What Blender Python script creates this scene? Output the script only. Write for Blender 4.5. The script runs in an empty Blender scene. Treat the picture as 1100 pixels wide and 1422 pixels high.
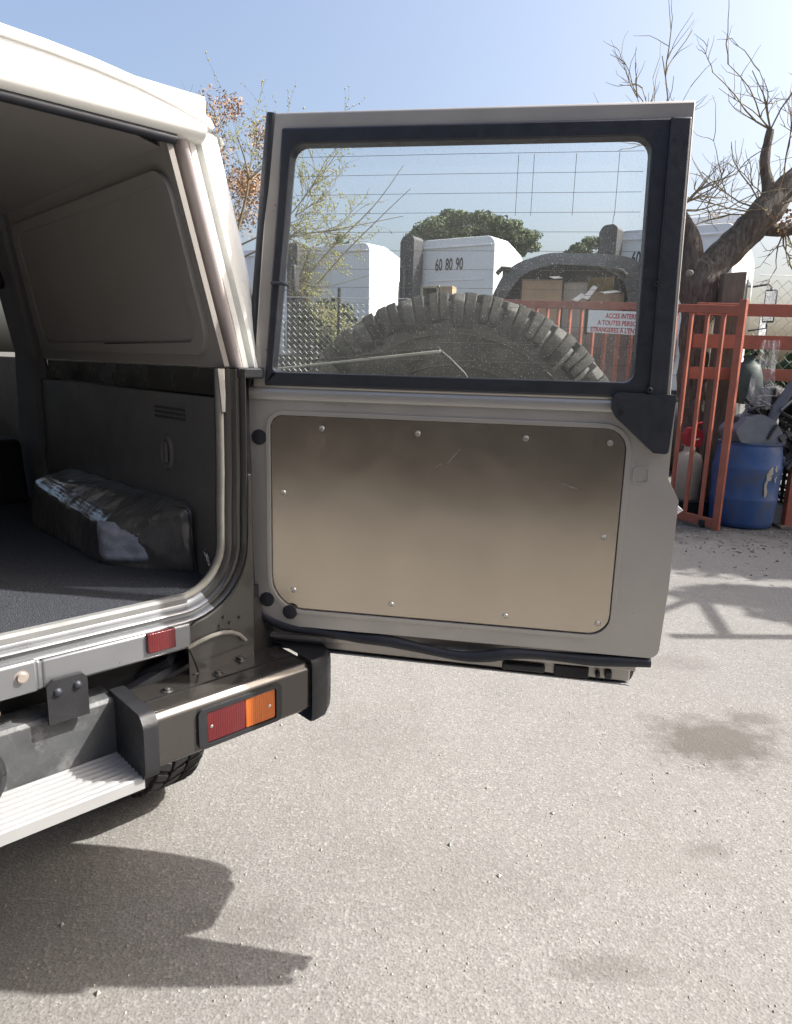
import bpy, bmesh, math, random
from mathutils import Vector, Matrix, noise
from mathutils.geometry import tessellate_polygon
R = math.radians
random.seed(7)
sc = bpy.context.scene
# ------------------------------------------------------------------ camera
CAM = Vector((0, 0, 1.45)); PITCH = R(12.15); ROLL = R(1.58); FPX = 972.0
_f = Vector((0, math.cos(PITCH), -math.sin(PITCH))); _u = Vector((0, math.sin(PITCH), math.cos(PITCH))); _r = Vector((1, 0, 0))
RX = _r*math.cos(ROLL)+_u*math.sin(ROLL); UY = _u*math.cos(ROLL)-_r*math.sin(ROLL)
cd = bpy.data.cameras.new('camera'); cam = bpy.data.objects.new('camera', cd); sc.collection.objects.link(cam)
cd.sensor_fit = 'HORIZONTAL'; cd.sensor_width = 36; cd.lens = FPX/1100*36; cd.clip_start = .02; cd.clip_end = 2000
m = Matrix((RX, UY, -_f)).transposed().to_4x4(); m.translation = CAM; cam.matrix_world = m
sc.camera = cam
# ------------------------------------------------------------------ sky, sun, exposure
SUN_EL = R(46); SUN_AZ = R(87)          # azimuth clockwise from +Y: the sun stands to the right
w = bpy.data.worlds.new('World'); sc.world = w; w.use_nodes = True
nt = w.node_tree; sky = nt.nodes.new('ShaderNodeTexSky'); sky.sky_type = 'NISHITA'; sky.sun_disc = False
sky.sun_elevation = SUN_EL; sky.sun_rotation = SUN_AZ; sky.air_density = 1.0; sky.dust_density = 7.0; sky.ozone_density = 1.2
bg = nt.nodes['Background']; bg.inputs[1].default_value = .15
nt.links.new(sky.outputs[0], bg.inputs[0])
sl = bpy.data.lights.new('sun', 'SUN'); so = bpy.data.objects.new('sun', sl); sc.collection.objects.link(so)
sl.energy = 5.0; sl.angle = R(.55); sl.color = (1, .96, .90)
sd = Vector((math.sin(SUN_AZ)*math.cos(SUN_EL), math.cos(SUN_AZ)*math.cos(SUN_EL), math.sin(SUN_EL)))
so.rotation_euler = sd.to_track_quat('Z', 'Y').to_euler(); so.location = (6, 0, 8)
sc.view_settings.view_transform = 'Standard'; sc.view_settings.look = 'None'; sc.view_settings.gamma = 1
sc.view_settings.use_curve_mapping = False; sc.view_settings.exposure = .95
sc.cycles.max_bounces = 10; sc.cycles.transparent_max_bounces = 24
# ------------------------------------------------------------------ helpers
def at(px, py, Y):                       # the point at forward distance Y on the sight line of a photo pixel
    d = RX*((px-550)/FPX)-UY*((py-711)/FPX)+_f
    return CAM+d*(Y/d.y)
def ground_at(px, py):
    d = RX*((px-550)/FPX)-UY*((py-711)/FPX)+_f
    return CAM+d*(-CAM.z/d.z)
class MB:
    def __init__(s): s.v = []; s.f = []
    def add(s, vs, fs):
        o = len(s.v); s.v += [tuple(v) for v in vs]; s.f += [tuple(i+o for i in f) for f in fs]; return s
    def box(s, x0, x1, y0, y1, z0, z1):
        return s.add([(x0,y0,z0),(x1,y0,z0),(x1,y1,z0),(x0,y1,z0),(x0,y0,z1),(x1,y0,z1),(x1,y1,z1),(x0,y1,z1)],
            [(3,2,1,0),(4,5,6,7),(0,1,5,4),(1,2,6,5),(2,3,7,6),(3,0,4,7)])
    def hexa(s, p):                      # eight points ordered as in box
        return s.add(p, [(3,2,1,0),(4,5,6,7),(0,1,5,4),(1,2,6,5),(2,3,7,6),(3,0,4,7)])
    def tube(s, pts, r, n=8, caps=True):
        pts = [Vector(p) for p in pts]; k = len(pts)
        rr = r if isinstance(r, (list, tuple)) else [r]*k
        vs = []; up = None
        for i in range(k):
            t = (pts[min(i+1,k-1)]-pts[max(i-1,0)]).normalized()
            if up is None:
                up = Vector((0,0,1)) if abs(t.z) < .9 else Vector((1,0,0))
            a = t.cross(up)
            if a.length < 1e-4: a = t.cross(Vector((0,1,.1)))
            a.normalize(); b = a.cross(t).normalized(); up = b
            for j in range(n):
                q = 2*math.pi*j/n; vs.append(pts[i]+(a*math.cos(q)+b*math.sin(q))*rr[i])
        fs = [(i*n+j, i*n+(j+1)%n, (i+1)*n+(j+1)%n, (i+1)*n+j) for i in range(k-1) for j in range(n)]
        if caps: fs += [tuple(range(n-1,-1,-1)), tuple(range((k-1)*n, k*n))]
        return s.add(vs, fs)
    def lathe(s, prof, n=24, axis='z', c=(0,0,0), a0=0, a1=2*math.pi):
        full = abs(a1-a0-2*math.pi) < 1e-6; m = n if full else n+1; vs = []; k = len(prof)
        for i in range(m):
            q = a0+(a1-a0)*i/n; cq, sq = math.cos(q), math.sin(q)
            for r, h in prof:
                p = (r*cq, r*sq, h) if axis == 'z' else ((r*cq, h, r*sq) if axis == 'y' else (h, r*cq, r*sq))
                vs.append((p[0]+c[0], p[1]+c[1], p[2]+c[2]))
        fs = []
        for i in range(n):
            i2 = (i+1) % m
            for j in range(k-1): fs.append((i*k+j, i2*k+j, i2*k+j+1, i*k+j+1))
        return s.add(vs, fs)
    def plate(s, outer, holes, f0, f1):  # polygon with holes; f0/f1 map (a,b) to the two faces
        loops = [outer]+list(holes); flat = [p for l in loops for p in l]; n = len(flat)
        tri = tessellate_polygon([[Vector((p[0], p[1], 0)) for p in l] for l in loops])
        vs = [f0(*p) for p in flat]+[f1(*p) for p in flat]
        fs = [tuple(t) for t in tri]+[tuple(reversed([i+n for i in t])) for t in tri]
        o = 0
        for l in loops:
            k = len(l)
            fs += [(o+i, o+(i+1)%k, n+o+(i+1)%k, n+o+i) for i in range(k)]; o += k
        return s.add(vs, fs)
    def sweep(s, path, prof, fr, closed_prof=False):   # fr(i, point, profile point) gives a 3D point
        k = len(prof); vs = []
        for i, p in enumerate(path):
            for q in prof: vs.append(fr(i, p, q))
        fs = []
        for i in range(len(path)-1):
            for j in range(k if closed_prof else k-1):
                fs.append((i*k+j, i*k+(j+1)%k, (i+1)*k+(j+1)%k, (i+1)*k+j))
        return s.add(vs, fs)
    def build(s, name, mat, parent=None, bevel=0, seg=2, smooth=40, recalc=True):
        me = bpy.data.meshes.new(name); me.from_pydata(s.v, [], s.f)
        if recalc:
            b = bmesh.new(); b.from_mesh(me)
            bmesh.ops.remove_doubles(b, verts=b.verts, dist=1e-6)
            bmesh.ops.recalc_face_normals(b, faces=b.faces); b.to_mesh(me); b.free()
        if smooth:
            me.polygons.foreach_set('use_smooth', [True]*len(me.polygons)); me.set_sharp_from_angle(angle=R(smooth))
        me.materials.append(mat)
        o = bpy.data.objects.new(name, me); sc.collection.objects.link(o)
        if parent: o.parent = parent
        if bevel:
            bm_ = o.modifiers.new('bevel', 'BEVEL'); bm_.width = bevel; bm_.segments = seg; bm_.limit_method = 'ANGLE'; bm_.angle_limit = R(35)
            bm_.harden_normals = False
        return o
def rpoly(pts, rad, seg=7):              # polygon with rounded corners
    n = len(pts); out = []
    rad = rad if isinstance(rad, (list, tuple)) else [rad]*n
    for i in range(n):
        p = Vector(pts[i]).to_2d(); a = Vector(pts[i-1]).to_2d()-p; b = Vector(pts[(i+1)%n]).to_2d()-p; r = rad[i]
        if r <= 0: out.append(tuple(p)); continue
        la, lb = a.length, b.length; a.normalize(); b.normalize()
        th = a.angle(b); d = min(r/math.tan(th/2), la*.49, lb*.49); r = d*math.tan(th/2)
        c = p+(a+b).normalized()*(r/math.sin(th/2)); s0 = p+a*d-c; s1 = p+b*d-c
        t0 = math.atan2(s0.y, s0.x); dt = (math.atan2(s1.y, s1.x)-t0+math.pi) % (2*math.pi)-math.pi
        out += [(c.x+r*math.cos(t0+dt*k/seg), c.y+r*math.sin(t0+dt*k/seg)) for k in range(seg+1)]
    return out
def empty(name, loc=(0,0,0), rz=0, parent=None):
    o = bpy.data.objects.new(name, None); sc.collection.objects.link(o); o.location = loc; o.rotation_euler = (0,0,rz)
    o.empty_display_size = .1
    if parent: o.parent = parent
    return o
def tag(o, label, cat, group=None, kind=None):
    o['label'] = label; o['category'] = cat
    if group: o['group'] = group
    if kind: o['kind'] = kind
    return o
def copy_tree(o, parent=None):
    c = o.copy(); sc.collection.objects.link(c); c.parent = parent
    for ch in list(o.children): copy_tree(ch, c)
    return c
def text_mesh(txt, size, depth=.002, sx=1.0):
    cu = bpy.data.curves.new('lettering', 'FONT'); cu.body = txt; cu.size = size; cu.extrude = depth/2; cu.resolution_u = 3; cu.offset = size*.022
    ob = bpy.data.objects.new('lettering', cu); sc.collection.objects.link(ob)
    bpy.context.view_layer.update(); dg = bpy.context.evaluated_depsgraph_get()
    me = bpy.data.meshes.new_from_object(ob.evaluated_get(dg)); bpy.data.objects.remove(ob)
    me.transform(Matrix.Scale(sx, 4, Vector((1,0,0)))); return me
# ------------------------------------------------------------------ materials
def nodes_of(name):
    mt = bpy.data.materials.new(name); mt.use_nodes = True; n = mt.node_tree
    return mt, n, n.nodes['Principled BSDF'], n.nodes['Material Output']
def tnoise(n, scale, detail=4, rough=.6, coord='Object', stretch=None):
    tc = n.nodes.new('ShaderNodeTexCoord'); t = n.nodes.new('ShaderNodeTexNoise')
    t.inputs['Scale'].default_value = scale; t.inputs['Detail'].default_value = detail; t.inputs['Roughness'].default_value = rough
    if stretch:
        mp = n.nodes.new('ShaderNodeMapping'); mp.inputs['Scale'].default_value = stretch
        n.links.new(tc.outputs[coord], mp.inputs[0]); n.links.new(mp.outputs[0], t.inputs[0])
    else: n.links.new(tc.outputs[coord], t.inputs[0])
    return t.outputs['Fac']
def ramp(n, fac, stops):
    r = n.nodes.new('ShaderNodeValToRGB'); e = r.color_ramp.elements
    while len(e) < len(stops): e.new(.5)
    for k, (p, c) in enumerate(stops):
        e[k].position = p; e[k].color = (*c, 1) if len(c) == 3 else c
    n.links.new(fac, r.inputs[0]); return r.outputs[0]
def mixc(n, fac, a, b, mode='MIX'):
    mx = n.nodes.new('ShaderNodeMix'); mx.data_type = 'RGBA'; mx.blend_type = mode
    for sock, val in ((mx.inputs[0], fac), (mx.inputs[6], a), (mx.inputs[7], b)):
        if hasattr(val, 'is_linked'): n.links.new(val, sock)
        elif isinstance(val, (int, float)): sock.default_value = val
        else: sock.default_value = (*val, 1)
    return mx.outputs[2]
def mapr(n, v, a, b, c, d):
    q = n.nodes.new('ShaderNodeMapRange'); n.links.new(v, q.inputs[0])
    for k, x in enumerate((a, b, c, d)): q.inputs[k+1].default_value = x
    return q.outputs[0]
def bump(n, p, h, strength, dist=.01):
    b = n.nodes.new('ShaderNodeBump'); b.inputs['Strength'].default_value = strength; b.inputs['Distance'].default_value = dist
    n.links.new(h, b.inputs['Height']); n.links.new(b.outputs[0], p.inputs['Normal'])
def M(name, col, rough=.5, metal=0., var=.15, scale=6., bmp=0., bscale=80., coat=0., dirt=None, dirt_amt=.55, spec=.5, stretch=None):
    mt, n, p, o = nodes_of(name)
    f = tnoise(n, scale, 5, .65, stretch=stretch)
    c0 = tuple(max(0, c*(1-var)) for c in col); c1 = tuple(min(1, c*(1+var)) for c in col)
    cc = ramp(n, f, [(.3, c0), (.7, c1)])
    if dirt:
        f2 = tnoise(n, scale*.7+1.3, 7, .7, stretch=stretch)
        cc = mixc(n, mapr(n, f2, dirt_amt, dirt_amt+.18, 0, .85), cc, dirt)
    n.links.new(cc, p.inputs['Base Color'])
    f3 = tnoise(n, scale*3, 4, .6)
    n.links.new(mapr(n, f3, .3, .7, max(.02, rough-.08), min(1, rough+.1)), p.inputs['Roughness'])
    p.inputs['Metallic'].default_value = metal; p.inputs['Coat Weight'].default_value = coat; p.inputs['Specular IOR Level'].default_value = spec
    if coat: p.inputs['Coat Roughness'].default_value = .08
    if bmp: bump(n, p, tnoise(n, bscale, 6, .7), bmp, .004)
    return mt
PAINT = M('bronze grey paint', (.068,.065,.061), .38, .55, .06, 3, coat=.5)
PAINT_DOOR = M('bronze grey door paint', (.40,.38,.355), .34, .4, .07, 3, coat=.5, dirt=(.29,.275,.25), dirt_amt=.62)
PAINT_SUNLIT = M('sunlit body paint', (.225,.235,.25), .33, .6, .08, 5, coat=.4, dirt=(.26,.25,.235), dirt_amt=.66)  # body paint made lighter: sunlight on the sill put into its colour
BLACK_TRIM = M('black plastic trim', (.020,.023,.032), .42, 0, .2, 20, .15, 220)
RUBBER = M('black rubber', (.016,.018,.026), .55, 0, .3, 12)
BLACK_BUMPER = M('black grained plastic', (.014,.015,.018), .48, 0, .25, 10, .25, 300, dirt=(.06,.06,.06), dirt_amt=.68)
BEAM = M('scuffed black beam', (.075,.08,.085), .5, .1, .35, 9, .2, 120, dirt=(.26,.26,.26), dirt_amt=.52)
WHITE_SHELL = M('white gelcoat', (.80,.81,.78), .3, 0, .03, 4, coat=.3)
TRIM_DARK = M('dark grey interior plastic', (.10,.094,.09), .5, 0, .14, 4, .3, 350, dirt=(.15,.14,.13), dirt_amt=.62)
LINING = M('grey fabric lining', (.23,.215,.20), .9, 0, .06, 2.5, .12, 300)
LINING2 = M('grey pillar lining', (.14,.14,.145), .85, 0, .15, 3, .1, 200)
EDGE_TRIM = M('beige edge trim', (.21,.20,.175), .7, 0, .2, 14)
TAPE = M('torn masking tape', (.5,.48,.43), .8, 0, .2, 20)
STEEL = M('bright steel', (.6,.6,.6), .25, 1, .1, 10)
RUSTY = M('rusty steel', (.17,.125,.10), .7, .3, .4, 40, .2, 120)
DARK_METAL = M('dark underbody metal', (.02,.02,.022), .6, .3, .4, 10, .2, 60)
CHROME_SCREW = M('zinc screw', (.62,.62,.62), .3, 1, .1, 50)
TYRE = M('dusty tyre rubber', (.05,.05,.046), .72, 0, .3, 9, .5, 70, dirt=(.125,.12,.105), dirt_amt=.53)
TYRE_DARK = M('dark tyre rubber', (.03,.03,.03), .8, 0, .3, 9, .3, 90)
ORANGE = M('orange red gate paint', (.31,.088,.052), .55, 0, .2, 5, .15, 60, dirt=(.17,.075,.055), dirt_amt=.6)
TRUCK = M('white truck paint', (.72,.73,.74), .38, 0, .05, 1.2, coat=.2, dirt=(.50,.50,.48), dirt_amt=.58, stretch=(1,1,.25))
TRUCK_BLACK = M('matt black stack', (.035,.036,.042), .6, 0, .3, 5, .2, 60, dirt=(.10,.10,.10), dirt_amt=.62)
WINDOW_DARK = M('dark cab glass', (.02,.025,.03), .08, 0, .2, 3)
VAN = M('dark silver van paint', (.22,.22,.218), .2, .75, .12, 2, coat=.6, dirt=(.13,.12,.105), dirt_amt=.6)
SILVER = M('silver car paint', (.42,.43,.44), .35, .5, .08, 2, coat=.5, dirt=(.32,.31,.29), dirt_amt=.6)
CARD = M('brown cardboard', (.36,.26,.16), .85, 0, .12, 6)
CARD2 = M('grey cardboard', (.36,.33,.27), .85, 0, .15, 6)
PAPER = M('white paper', (.75,.74,.70), .8, 0, .06, 6)
YELLOW = M('yellow packing', (.55,.36,.07), .6, 0, .2, 8)
DARK = M('dark cavity', (.03,.03,.03), .85, 0, .3, 6)
WOOD = M('weathered wood', (.125,.108,.088), .9, 0, .3, 4, .5, 40, stretch=(6,6,.7), dirt=(.06,.055,.045), dirt_amt=.54)
BARREL = M('blue plastic barrel', (.03,.078,.21), .5, 0, .25, 4, dirt=(.07,.075,.09), dirt_amt=.49)
GREY_PLASTIC = M('blue grey plastic', (.10,.115,.145), .5, 0, .2, 5, dirt=(.05,.05,.055), dirt_amt=.56)
BEIGE_PLASTIC = M('beige plastic', (.36,.32,.25), .55, 0, .12, 5, dirt=(.2,.18,.14), dirt_amt=.6)
RED_PLASTIC = M('red plastic', (.30,.022,.028), .4, 0, .15, 8)
BLACK_PLASTIC = M('black scrap plastic', (.02,.021,.024), .5, 0, .3, 9)
DARK_GREEN = M('dark green sack', (.03,.05,.042), .6, 0, .3, 6, .4, 20)
STONE = M('concrete block', (.26,.25,.235), .9, 0, .2, 8, .5, 60)
SIGN_WHITE = M('white sign board', (.78,.77,.74), .45, 0, .04, 6)
SIGN_RED = M('red sign lettering', (.55,.05,.05), .5, 0, .1, 30)
INK = M('black lettering', (.02,.02,.025), .5, 0, .1, 30)
WIRE = M('galvanised wire', (.42,.43,.44), .45, .6, .15, 20)
HEATER = M('heater wire print', (.10,.09,.08), .6, 0, .1, 20)
def asphalt():
    mt, n, p, o = nodes_of('pale worn asphalt')
    tc = n.nodes.new('ShaderNodeTexCoord')
    big = tnoise(n, .55, 5, .6); mid = tnoise(n, 5, 5, .65)
    v = n.nodes.new('ShaderNodeTexVoronoi'); v.inputs['Scale'].default_value = 130; n.links.new(tc.outputs['Object'], v.inputs[0])
    v2 = n.nodes.new('ShaderNodeTexVoronoi'); v2.inputs['Scale'].default_value = 230; n.links.new(tc.outputs['Object'], v2.inputs[0])
    fine = tnoise(n, 160, 3, .7)
    base = ramp(n, big, [(.3, (.168,.165,.158)), (.7, (.206,.202,.193))])
    base = mixc(n, mapr(n, mid, .35, .7, 0, .5), base, (.148,.145,.138))
    sep = n.nodes.new('ShaderNodeSeparateColor'); n.links.new(v.outputs['Color'], sep.inputs[0])
    base = mixc(n, mapr(n, sep.outputs[0], 0, 1, .0, .55), base, ramp(n, sep.outputs[1], [(0, (.10,.097,.091)), (.55, (.19,.186,.178)), (1, (.33,.325,.315))]))
    pit = mapr(n, fine, .54, .66, 0, .9)
    base = mixc(n, pit, base, (.085,.08,.07))
    pos = n.nodes.new('ShaderNodeNewGeometry')
    def blot(cx, cy, rx, ry, amt, base):
        sub = n.nodes.new('ShaderNodeVectorMath'); sub.operation = 'SUBTRACT'; n.links.new(pos.outputs['Position'], sub.inputs[0]); sub.inputs[1].default_value = (cx, cy, 0)
        mul = n.nodes.new('ShaderNodeVectorMath'); mul.operation = 'MULTIPLY'; n.links.new(sub.outputs[0], mul.inputs[0]); mul.inputs[1].default_value = (1/rx, 1/ry, 0)
        ln = n.nodes.new('ShaderNodeVectorMath'); ln.operation = 'LENGTH'; n.links.new(mul.outputs[0], ln.inputs[0])
        ad = n.nodes.new('ShaderNodeMath'); ad.operation = 'ADD'; n.links.new(ln.outputs['Value'], ad.inputs[0])
        n.links.new(mapr(n, tnoise(n, 9, 5, .7), .25, .75, -.55, .55), ad.inputs[1])
        return mixc(n, mapr(n, ad.outputs[0], .45, 1.15, amt, 0), base, (.085,.077,.07))
    for a in ((1.29,2.55,.28,.22,.9), (1.53,2.74,.13,.085,.65), (.55,1.45,.16,.05,.4), (1.0,1.9,.08,.05,.4), (-.35,1.55,.2,.08,.3), (1.45,3.3,.22,.10,.28), (-.1,2.5,.35,.25,.14), (2.2,4.65,.3,.14,.2), (.1,1.75,.5,.2,.12)): base = blot(*a, base)
    wn = n.nodes.new('ShaderNodeTexNoise'); wn.inputs['Scale'].default_value = 2.2; wn.inputs['Detail'].default_value = 6; n.links.new(tc.outputs['Object'], wn.inputs[0])
    wv = n.nodes.new('ShaderNodeVectorMath'); wv.operation = 'MULTIPLY_ADD'; n.links.new(wn.outputs['Color'], wv.inputs[0]); wv.inputs[1].default_value = (.9,.9,0); n.links.new(tc.outputs['Object'], wv.inputs[2])
    cr_ = n.nodes.new('ShaderNodeTexVoronoi'); cr_.feature = 'DISTANCE_TO_EDGE'; cr_.inputs['Scale'].default_value = .55; n.links.new(wv.outputs[0], cr_.inputs[0])
    ck = n.nodes.new('ShaderNodeMath'); ck.operation = 'MULTIPLY'; n.links.new(mapr(n, cr_.outputs['Distance'], 0.001, .0045, .3, 0), ck.inputs[0]); n.links.new(mapr(n, tnoise(n, 1.3, 3, .6), .48, .6, 0, 1), ck.inputs[1])
    base = mixc(n, ck.outputs[0], base, (.06,.057,.052))
    base = mixc(n, mapr(n, tnoise(n, 1.7, 6, .7), .50, .72, 0, .45), base, (.155,.148,.135))
    base = mixc(n, mapr(n, tnoise(n, 26, 3, .6), .70, .76, 0, .6), base, (.075,.07,.064))
    dirtf = n.nodes.new('ShaderNodeSeparateXYZ'); n.links.new(pos.outputs['Position'], dirtf.inputs[0])
    ad = n.nodes.new('ShaderNodeMath'); ad.operation = 'ADD'; n.links.new(dirtf.outputs[1], ad.inputs[0]); n.links.new(mapr(n, mid, .2, .8, -.5, .5), ad.inputs[1])
    base = mixc(n, mapr(n, ad.outputs[0], 5.7, 6.4, 0, .75), base, (.075,.07,.062))
    n.links.new(base, p.inputs['Base Color']); p.inputs['Roughness'].default_value = .9; p.inputs['Specular IOR Level'].default_value = .25
    h = n.nodes.new('ShaderNodeMath'); h.operation = 'ADD'; n.links.new(v.outputs['Distance'], h.inputs[0]); n.links.new(fine, h.inputs[1])
    bump(n, p, h.outputs[0], .42, .0035)
    return mt
ASPHALT = asphalt()
def alu_sheet():
    mt, n, p, o = nodes_of('brushed aluminium sheet')
    br = tnoise(n, 40, 4, .6, stretch=(9, 1, .05)); big = tnoise(n, 3.0, 4, .6, stretch=(1,1,.5))
    c = ramp(n, big, [(.3, (.45,.40,.34)), (.7, (.51,.455,.385))])
    sc1 = tnoise(n, 14, 6, .75); c = mixc(n, mapr(n, sc1, .66, .74, 0, .25), c, (.72,.71,.69))
    n.links.new(c, p.inputs['Base Color']); p.inputs['Metallic'].default_value = 1
    n.links.new(mapr(n, tnoise(n, 5, 6, .7), .3, .7, .16, .26), p.inputs['Roughness'])
    lo = tnoise(n, 3.2, 2, .5); ad = n.nodes.new('ShaderNodeMath'); ad.operation = 'MULTIPLY_ADD'; n.links.new(lo, ad.inputs[0]); ad.inputs[1].default_value = 9; n.links.new(br, ad.inputs[2])
    bump(n, p, ad.outputs[0], .10, .002); return mt
ALU = alu_sheet()
ALU_STEP = M('ribbed aluminium', (.37,.378,.385), .45, .35, .05, 8)
def glass():
    mt, n, p, o = nodes_of('dusty rear glass'); n.nodes.remove(p)
    tr = n.nodes.new('ShaderNodeBsdfTransparent'); tr.inputs[0].default_value = (.93,.965,.95,1)
    gl = n.nodes.new('ShaderNodeBsdfGlossy'); gl.inputs['Roughness'].default_value = .03
    fr = n.nodes.new('ShaderNodeFresnel'); fr.inputs[0].default_value = 1.45
    mx = n.nodes.new('ShaderNodeMixShader'); n.links.new(fr.outputs[0], mx.inputs[0]); n.links.new(tr.outputs[0], mx.inputs[1]); n.links.new(gl.outputs[0], mx.inputs[2])
    du = n.nodes.new('ShaderNodeBsdfDiffuse'); du.inputs[0].default_value = (.75,.77,.72,1)
    tl = n.nodes.new('ShaderNodeBsdfTranslucent'); tl.inputs[0].default_value = (.75,.77,.72,1)
    ds = n.nodes.new('ShaderNodeMixShader'); ds.inputs[0].default_value = .6; n.links.new(du.outputs[0], ds.inputs[1]); n.links.new(tl.outputs[0], ds.inputs[2])
    sp = mapr(n, tnoise(n, 420, 2, .5), .62, .72, 0, .38); film = mapr(n, tnoise(n, 6, 5, .7), .3, .75, .05, .14)
    ad = n.nodes.new('ShaderNodeMath'); ad.operation = 'ADD'; ad.use_clamp = True; n.links.new(sp, ad.inputs[0]); n.links.new(film, ad.inputs[1])
    m2 = n.nodes.new('ShaderNodeMixShader'); n.links.new(ad.outputs[0], m2.inputs[0]); n.links.new(mx.outputs[0], m2.inputs[1]); n.links.new(ds.outputs[0], m2.inputs[2])
    n.links.new(m2.outputs[0], o.inputs[0]); return mt
GLASS = glass()
def film_mat(name, col, alpha):
    mt, n, p, o = nodes_of(name); p.inputs['Base Color'].default_value = (*col, 1); p.inputs['Roughness'].default_value = .2
    p.inputs['Alpha'].default_value = alpha; bump(n, p, tnoise(n, 25, 4, .7), .8, .02)
    n.links.new(mapr(n, tnoise(n, 14, 4, .6), .35, .65, alpha*.5, min(1, alpha*1.6)), p.inputs['Alpha']); return mt
CLEAR_FILM = film_mat('clear plastic film', (.62,.64,.66), .2)
def lens(name, col):
    mt, n, p, o = nodes_of(name); p.inputs['Roughness'].default_value = .12; p.inputs['Coat Weight'].default_value = .25
    c = mixc(n, mapr(n, tnoise(n, 7, 4, .6), .35, .7, 0, .35), col, tuple(min(1, x*1.5+.03) for x in col)); n.links.new(c, p.inputs['Base Color'])
    wv = n.nodes.new('ShaderNodeTexWave'); wv.inputs['Scale'].default_value = 60; tc = n.nodes.new('ShaderNodeTexCoord'); n.links.new(tc.outputs['Object'], wv.inputs[0])
    bump(n, p, wv.outputs['Fac'], .25, .002); return mt
RED_LENS = lens('red lamp lens', (.085,.004,.006)); AMBER_LENS = lens('amber lamp lens', (.36,.085,.006))
def carpet():
    mt, n, p, o = nodes_of('charcoal carpet')
    f = tnoise(n, 380, 3, .8); g = tnoise(n, 6, 4, .6)
    c = ramp(n, f, [(.3, (.022,.024,.030)), (.55, (.058,.064,.077)), (.75, (.21,.22,.245))])
    c = mixc(n, mapr(n, g, .4, .8, 0, .3), c, (.06,.06,.065)); n.links.new(c, p.inputs['Base Color'])
    p.inputs['Roughness'].default_value = 1; p.inputs['Specular IOR Level'].default_value = .1; bump(n, p, f, 1, .006); return mt
CARPET = carpet()
def wrapped():
    mt, n, p, o = nodes_of('plastic wrapped wheel arch')
    g = tnoise(n, 7, 6, .65); c = ramp(n, g, [(.3, (.05,.05,.05)), (.55, (.085,.083,.078)), (.75, (.16,.15,.13))])
    n.links.new(c, p.inputs['Base Color']); p.inputs['Roughness'].default_value = .3; p.inputs['Coat Weight'].default_value = .8; p.inputs['Coat Roughness'].default_value = .1
    bump(n, p, tnoise(n, 10, 4, .55, stretch=(1,2,1)), .35, .03); return mt
WRAP = wrapped()
PADDING = M('crumpled pale blue padding', (.24,.26,.31), .6, 0, .3, 25, .8, 30)
def bark():
    mt, n, p, o = nodes_of('plane tree bark')
    f = tnoise(n, 10, 6, .75, stretch=(3,3,.55)); g = tnoise(n, 5, 5, .7)
    c = ramp(n, f, [(.32, (.04,.032,.026)), (.48, (.13,.105,.085)), (.66, (.27,.235,.195))]); c = mixc(n, mapr(n, g, .42, .62, 0, .55), c, (.17,.155,.135))
    n.links.new(c, p.inputs['Base Color']); p.inputs['Roughness'].default_value = .95; bump(n, p, f, 1, .06); return mt
BARK = bark()
TWIG = M('bare twig', (.20,.165,.10), .9, 0, .3, 4)
BUDS = M('yellow green buds', (.24,.25,.07), .8, 0, .3, 2)
DRYLEAF = M('dry brown leaves', (.30,.19,.11), .9, 0, .35, 3)
def leaf(name, a, b):
    mt, n, p, o = nodes_of(name); oi = tnoise(n, 1.1, 4, .7)
    n.links.new(ramp(n, oi, [(.3, a), (.7, b)]), p.inputs['Base Color']); p.inputs['Roughness'].default_value = .7; p.inputs['Specular IOR Level'].default_value = .2
    return mt
PINE = leaf('pine needles', (.05,.075,.035), (.11,.145,.065)); IVY = leaf('ivy leaves', (.025,.04,.016), (.06,.075,.03)); EVERGREEN = leaf('evergreen leaves', (.03,.05,.02), (.07,.10,.04))

# ================================================================== ground
g = MB(); g.add([(-400,-60,0),(400,-60,0),(400,900,0),(-400,900,0)], [(0,1,2,3)])
ground = g.build('ground', ASPHALT, smooth=0); ground['kind'] = 'structure'

# ================================================================== the off-road vehicle (local: x = to its right side, y = forward, z up)
HX, HY = -.3311, 1.55
car = empty('off_road_vehicle', (HX, HY, 0), math.atan2(.6927, .7212))
tag(car, 'bronze grey off-road vehicle with white top, its tailgate swung open', 'vehicle')
# ---- tailgate door, local: x hinge -> free edge, y outwards, z up
D3 = lambda y: (lambda a, b: (a, y, b))
shell_out = rpoly([(.002,1.386),(.004,.842),(.912,.842),(.918,1.0),(.918,1.188),(.893,1.232),(.892,1.386)], [.004,.085,.022,.02,.012,.012,.004])
panel_out = [(.05,.884),(.806,.884),(.806,1.329),(.05,1.329)]; prad = [.075,.045,.045,.03]
hole = rpoly(panel_out, prad, 10)
door = MB().plate(shell_out, [hole], D3(0), D3(.022)).build('tailgate', PAINT_DOOR, car, .005, 3)
door.rotation_euler = (0, 0, R(-9.32)-math.atan2(.6927, .7212)); DS = 1.015; DO = (.0125, .0202, -.0218)
door.location = DO; door.scale = (DS, DS, DS)
skin = rpoly([(-.012,1.40),(-.012,.772),(.872,.758),(.885,.80),(.885,1.40)], [.004,.03,.012,.02,.004])
MB().plate(skin, [], D3(.062), D3(.072)).build('outer_skin', PAINT, door, .002)
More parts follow.
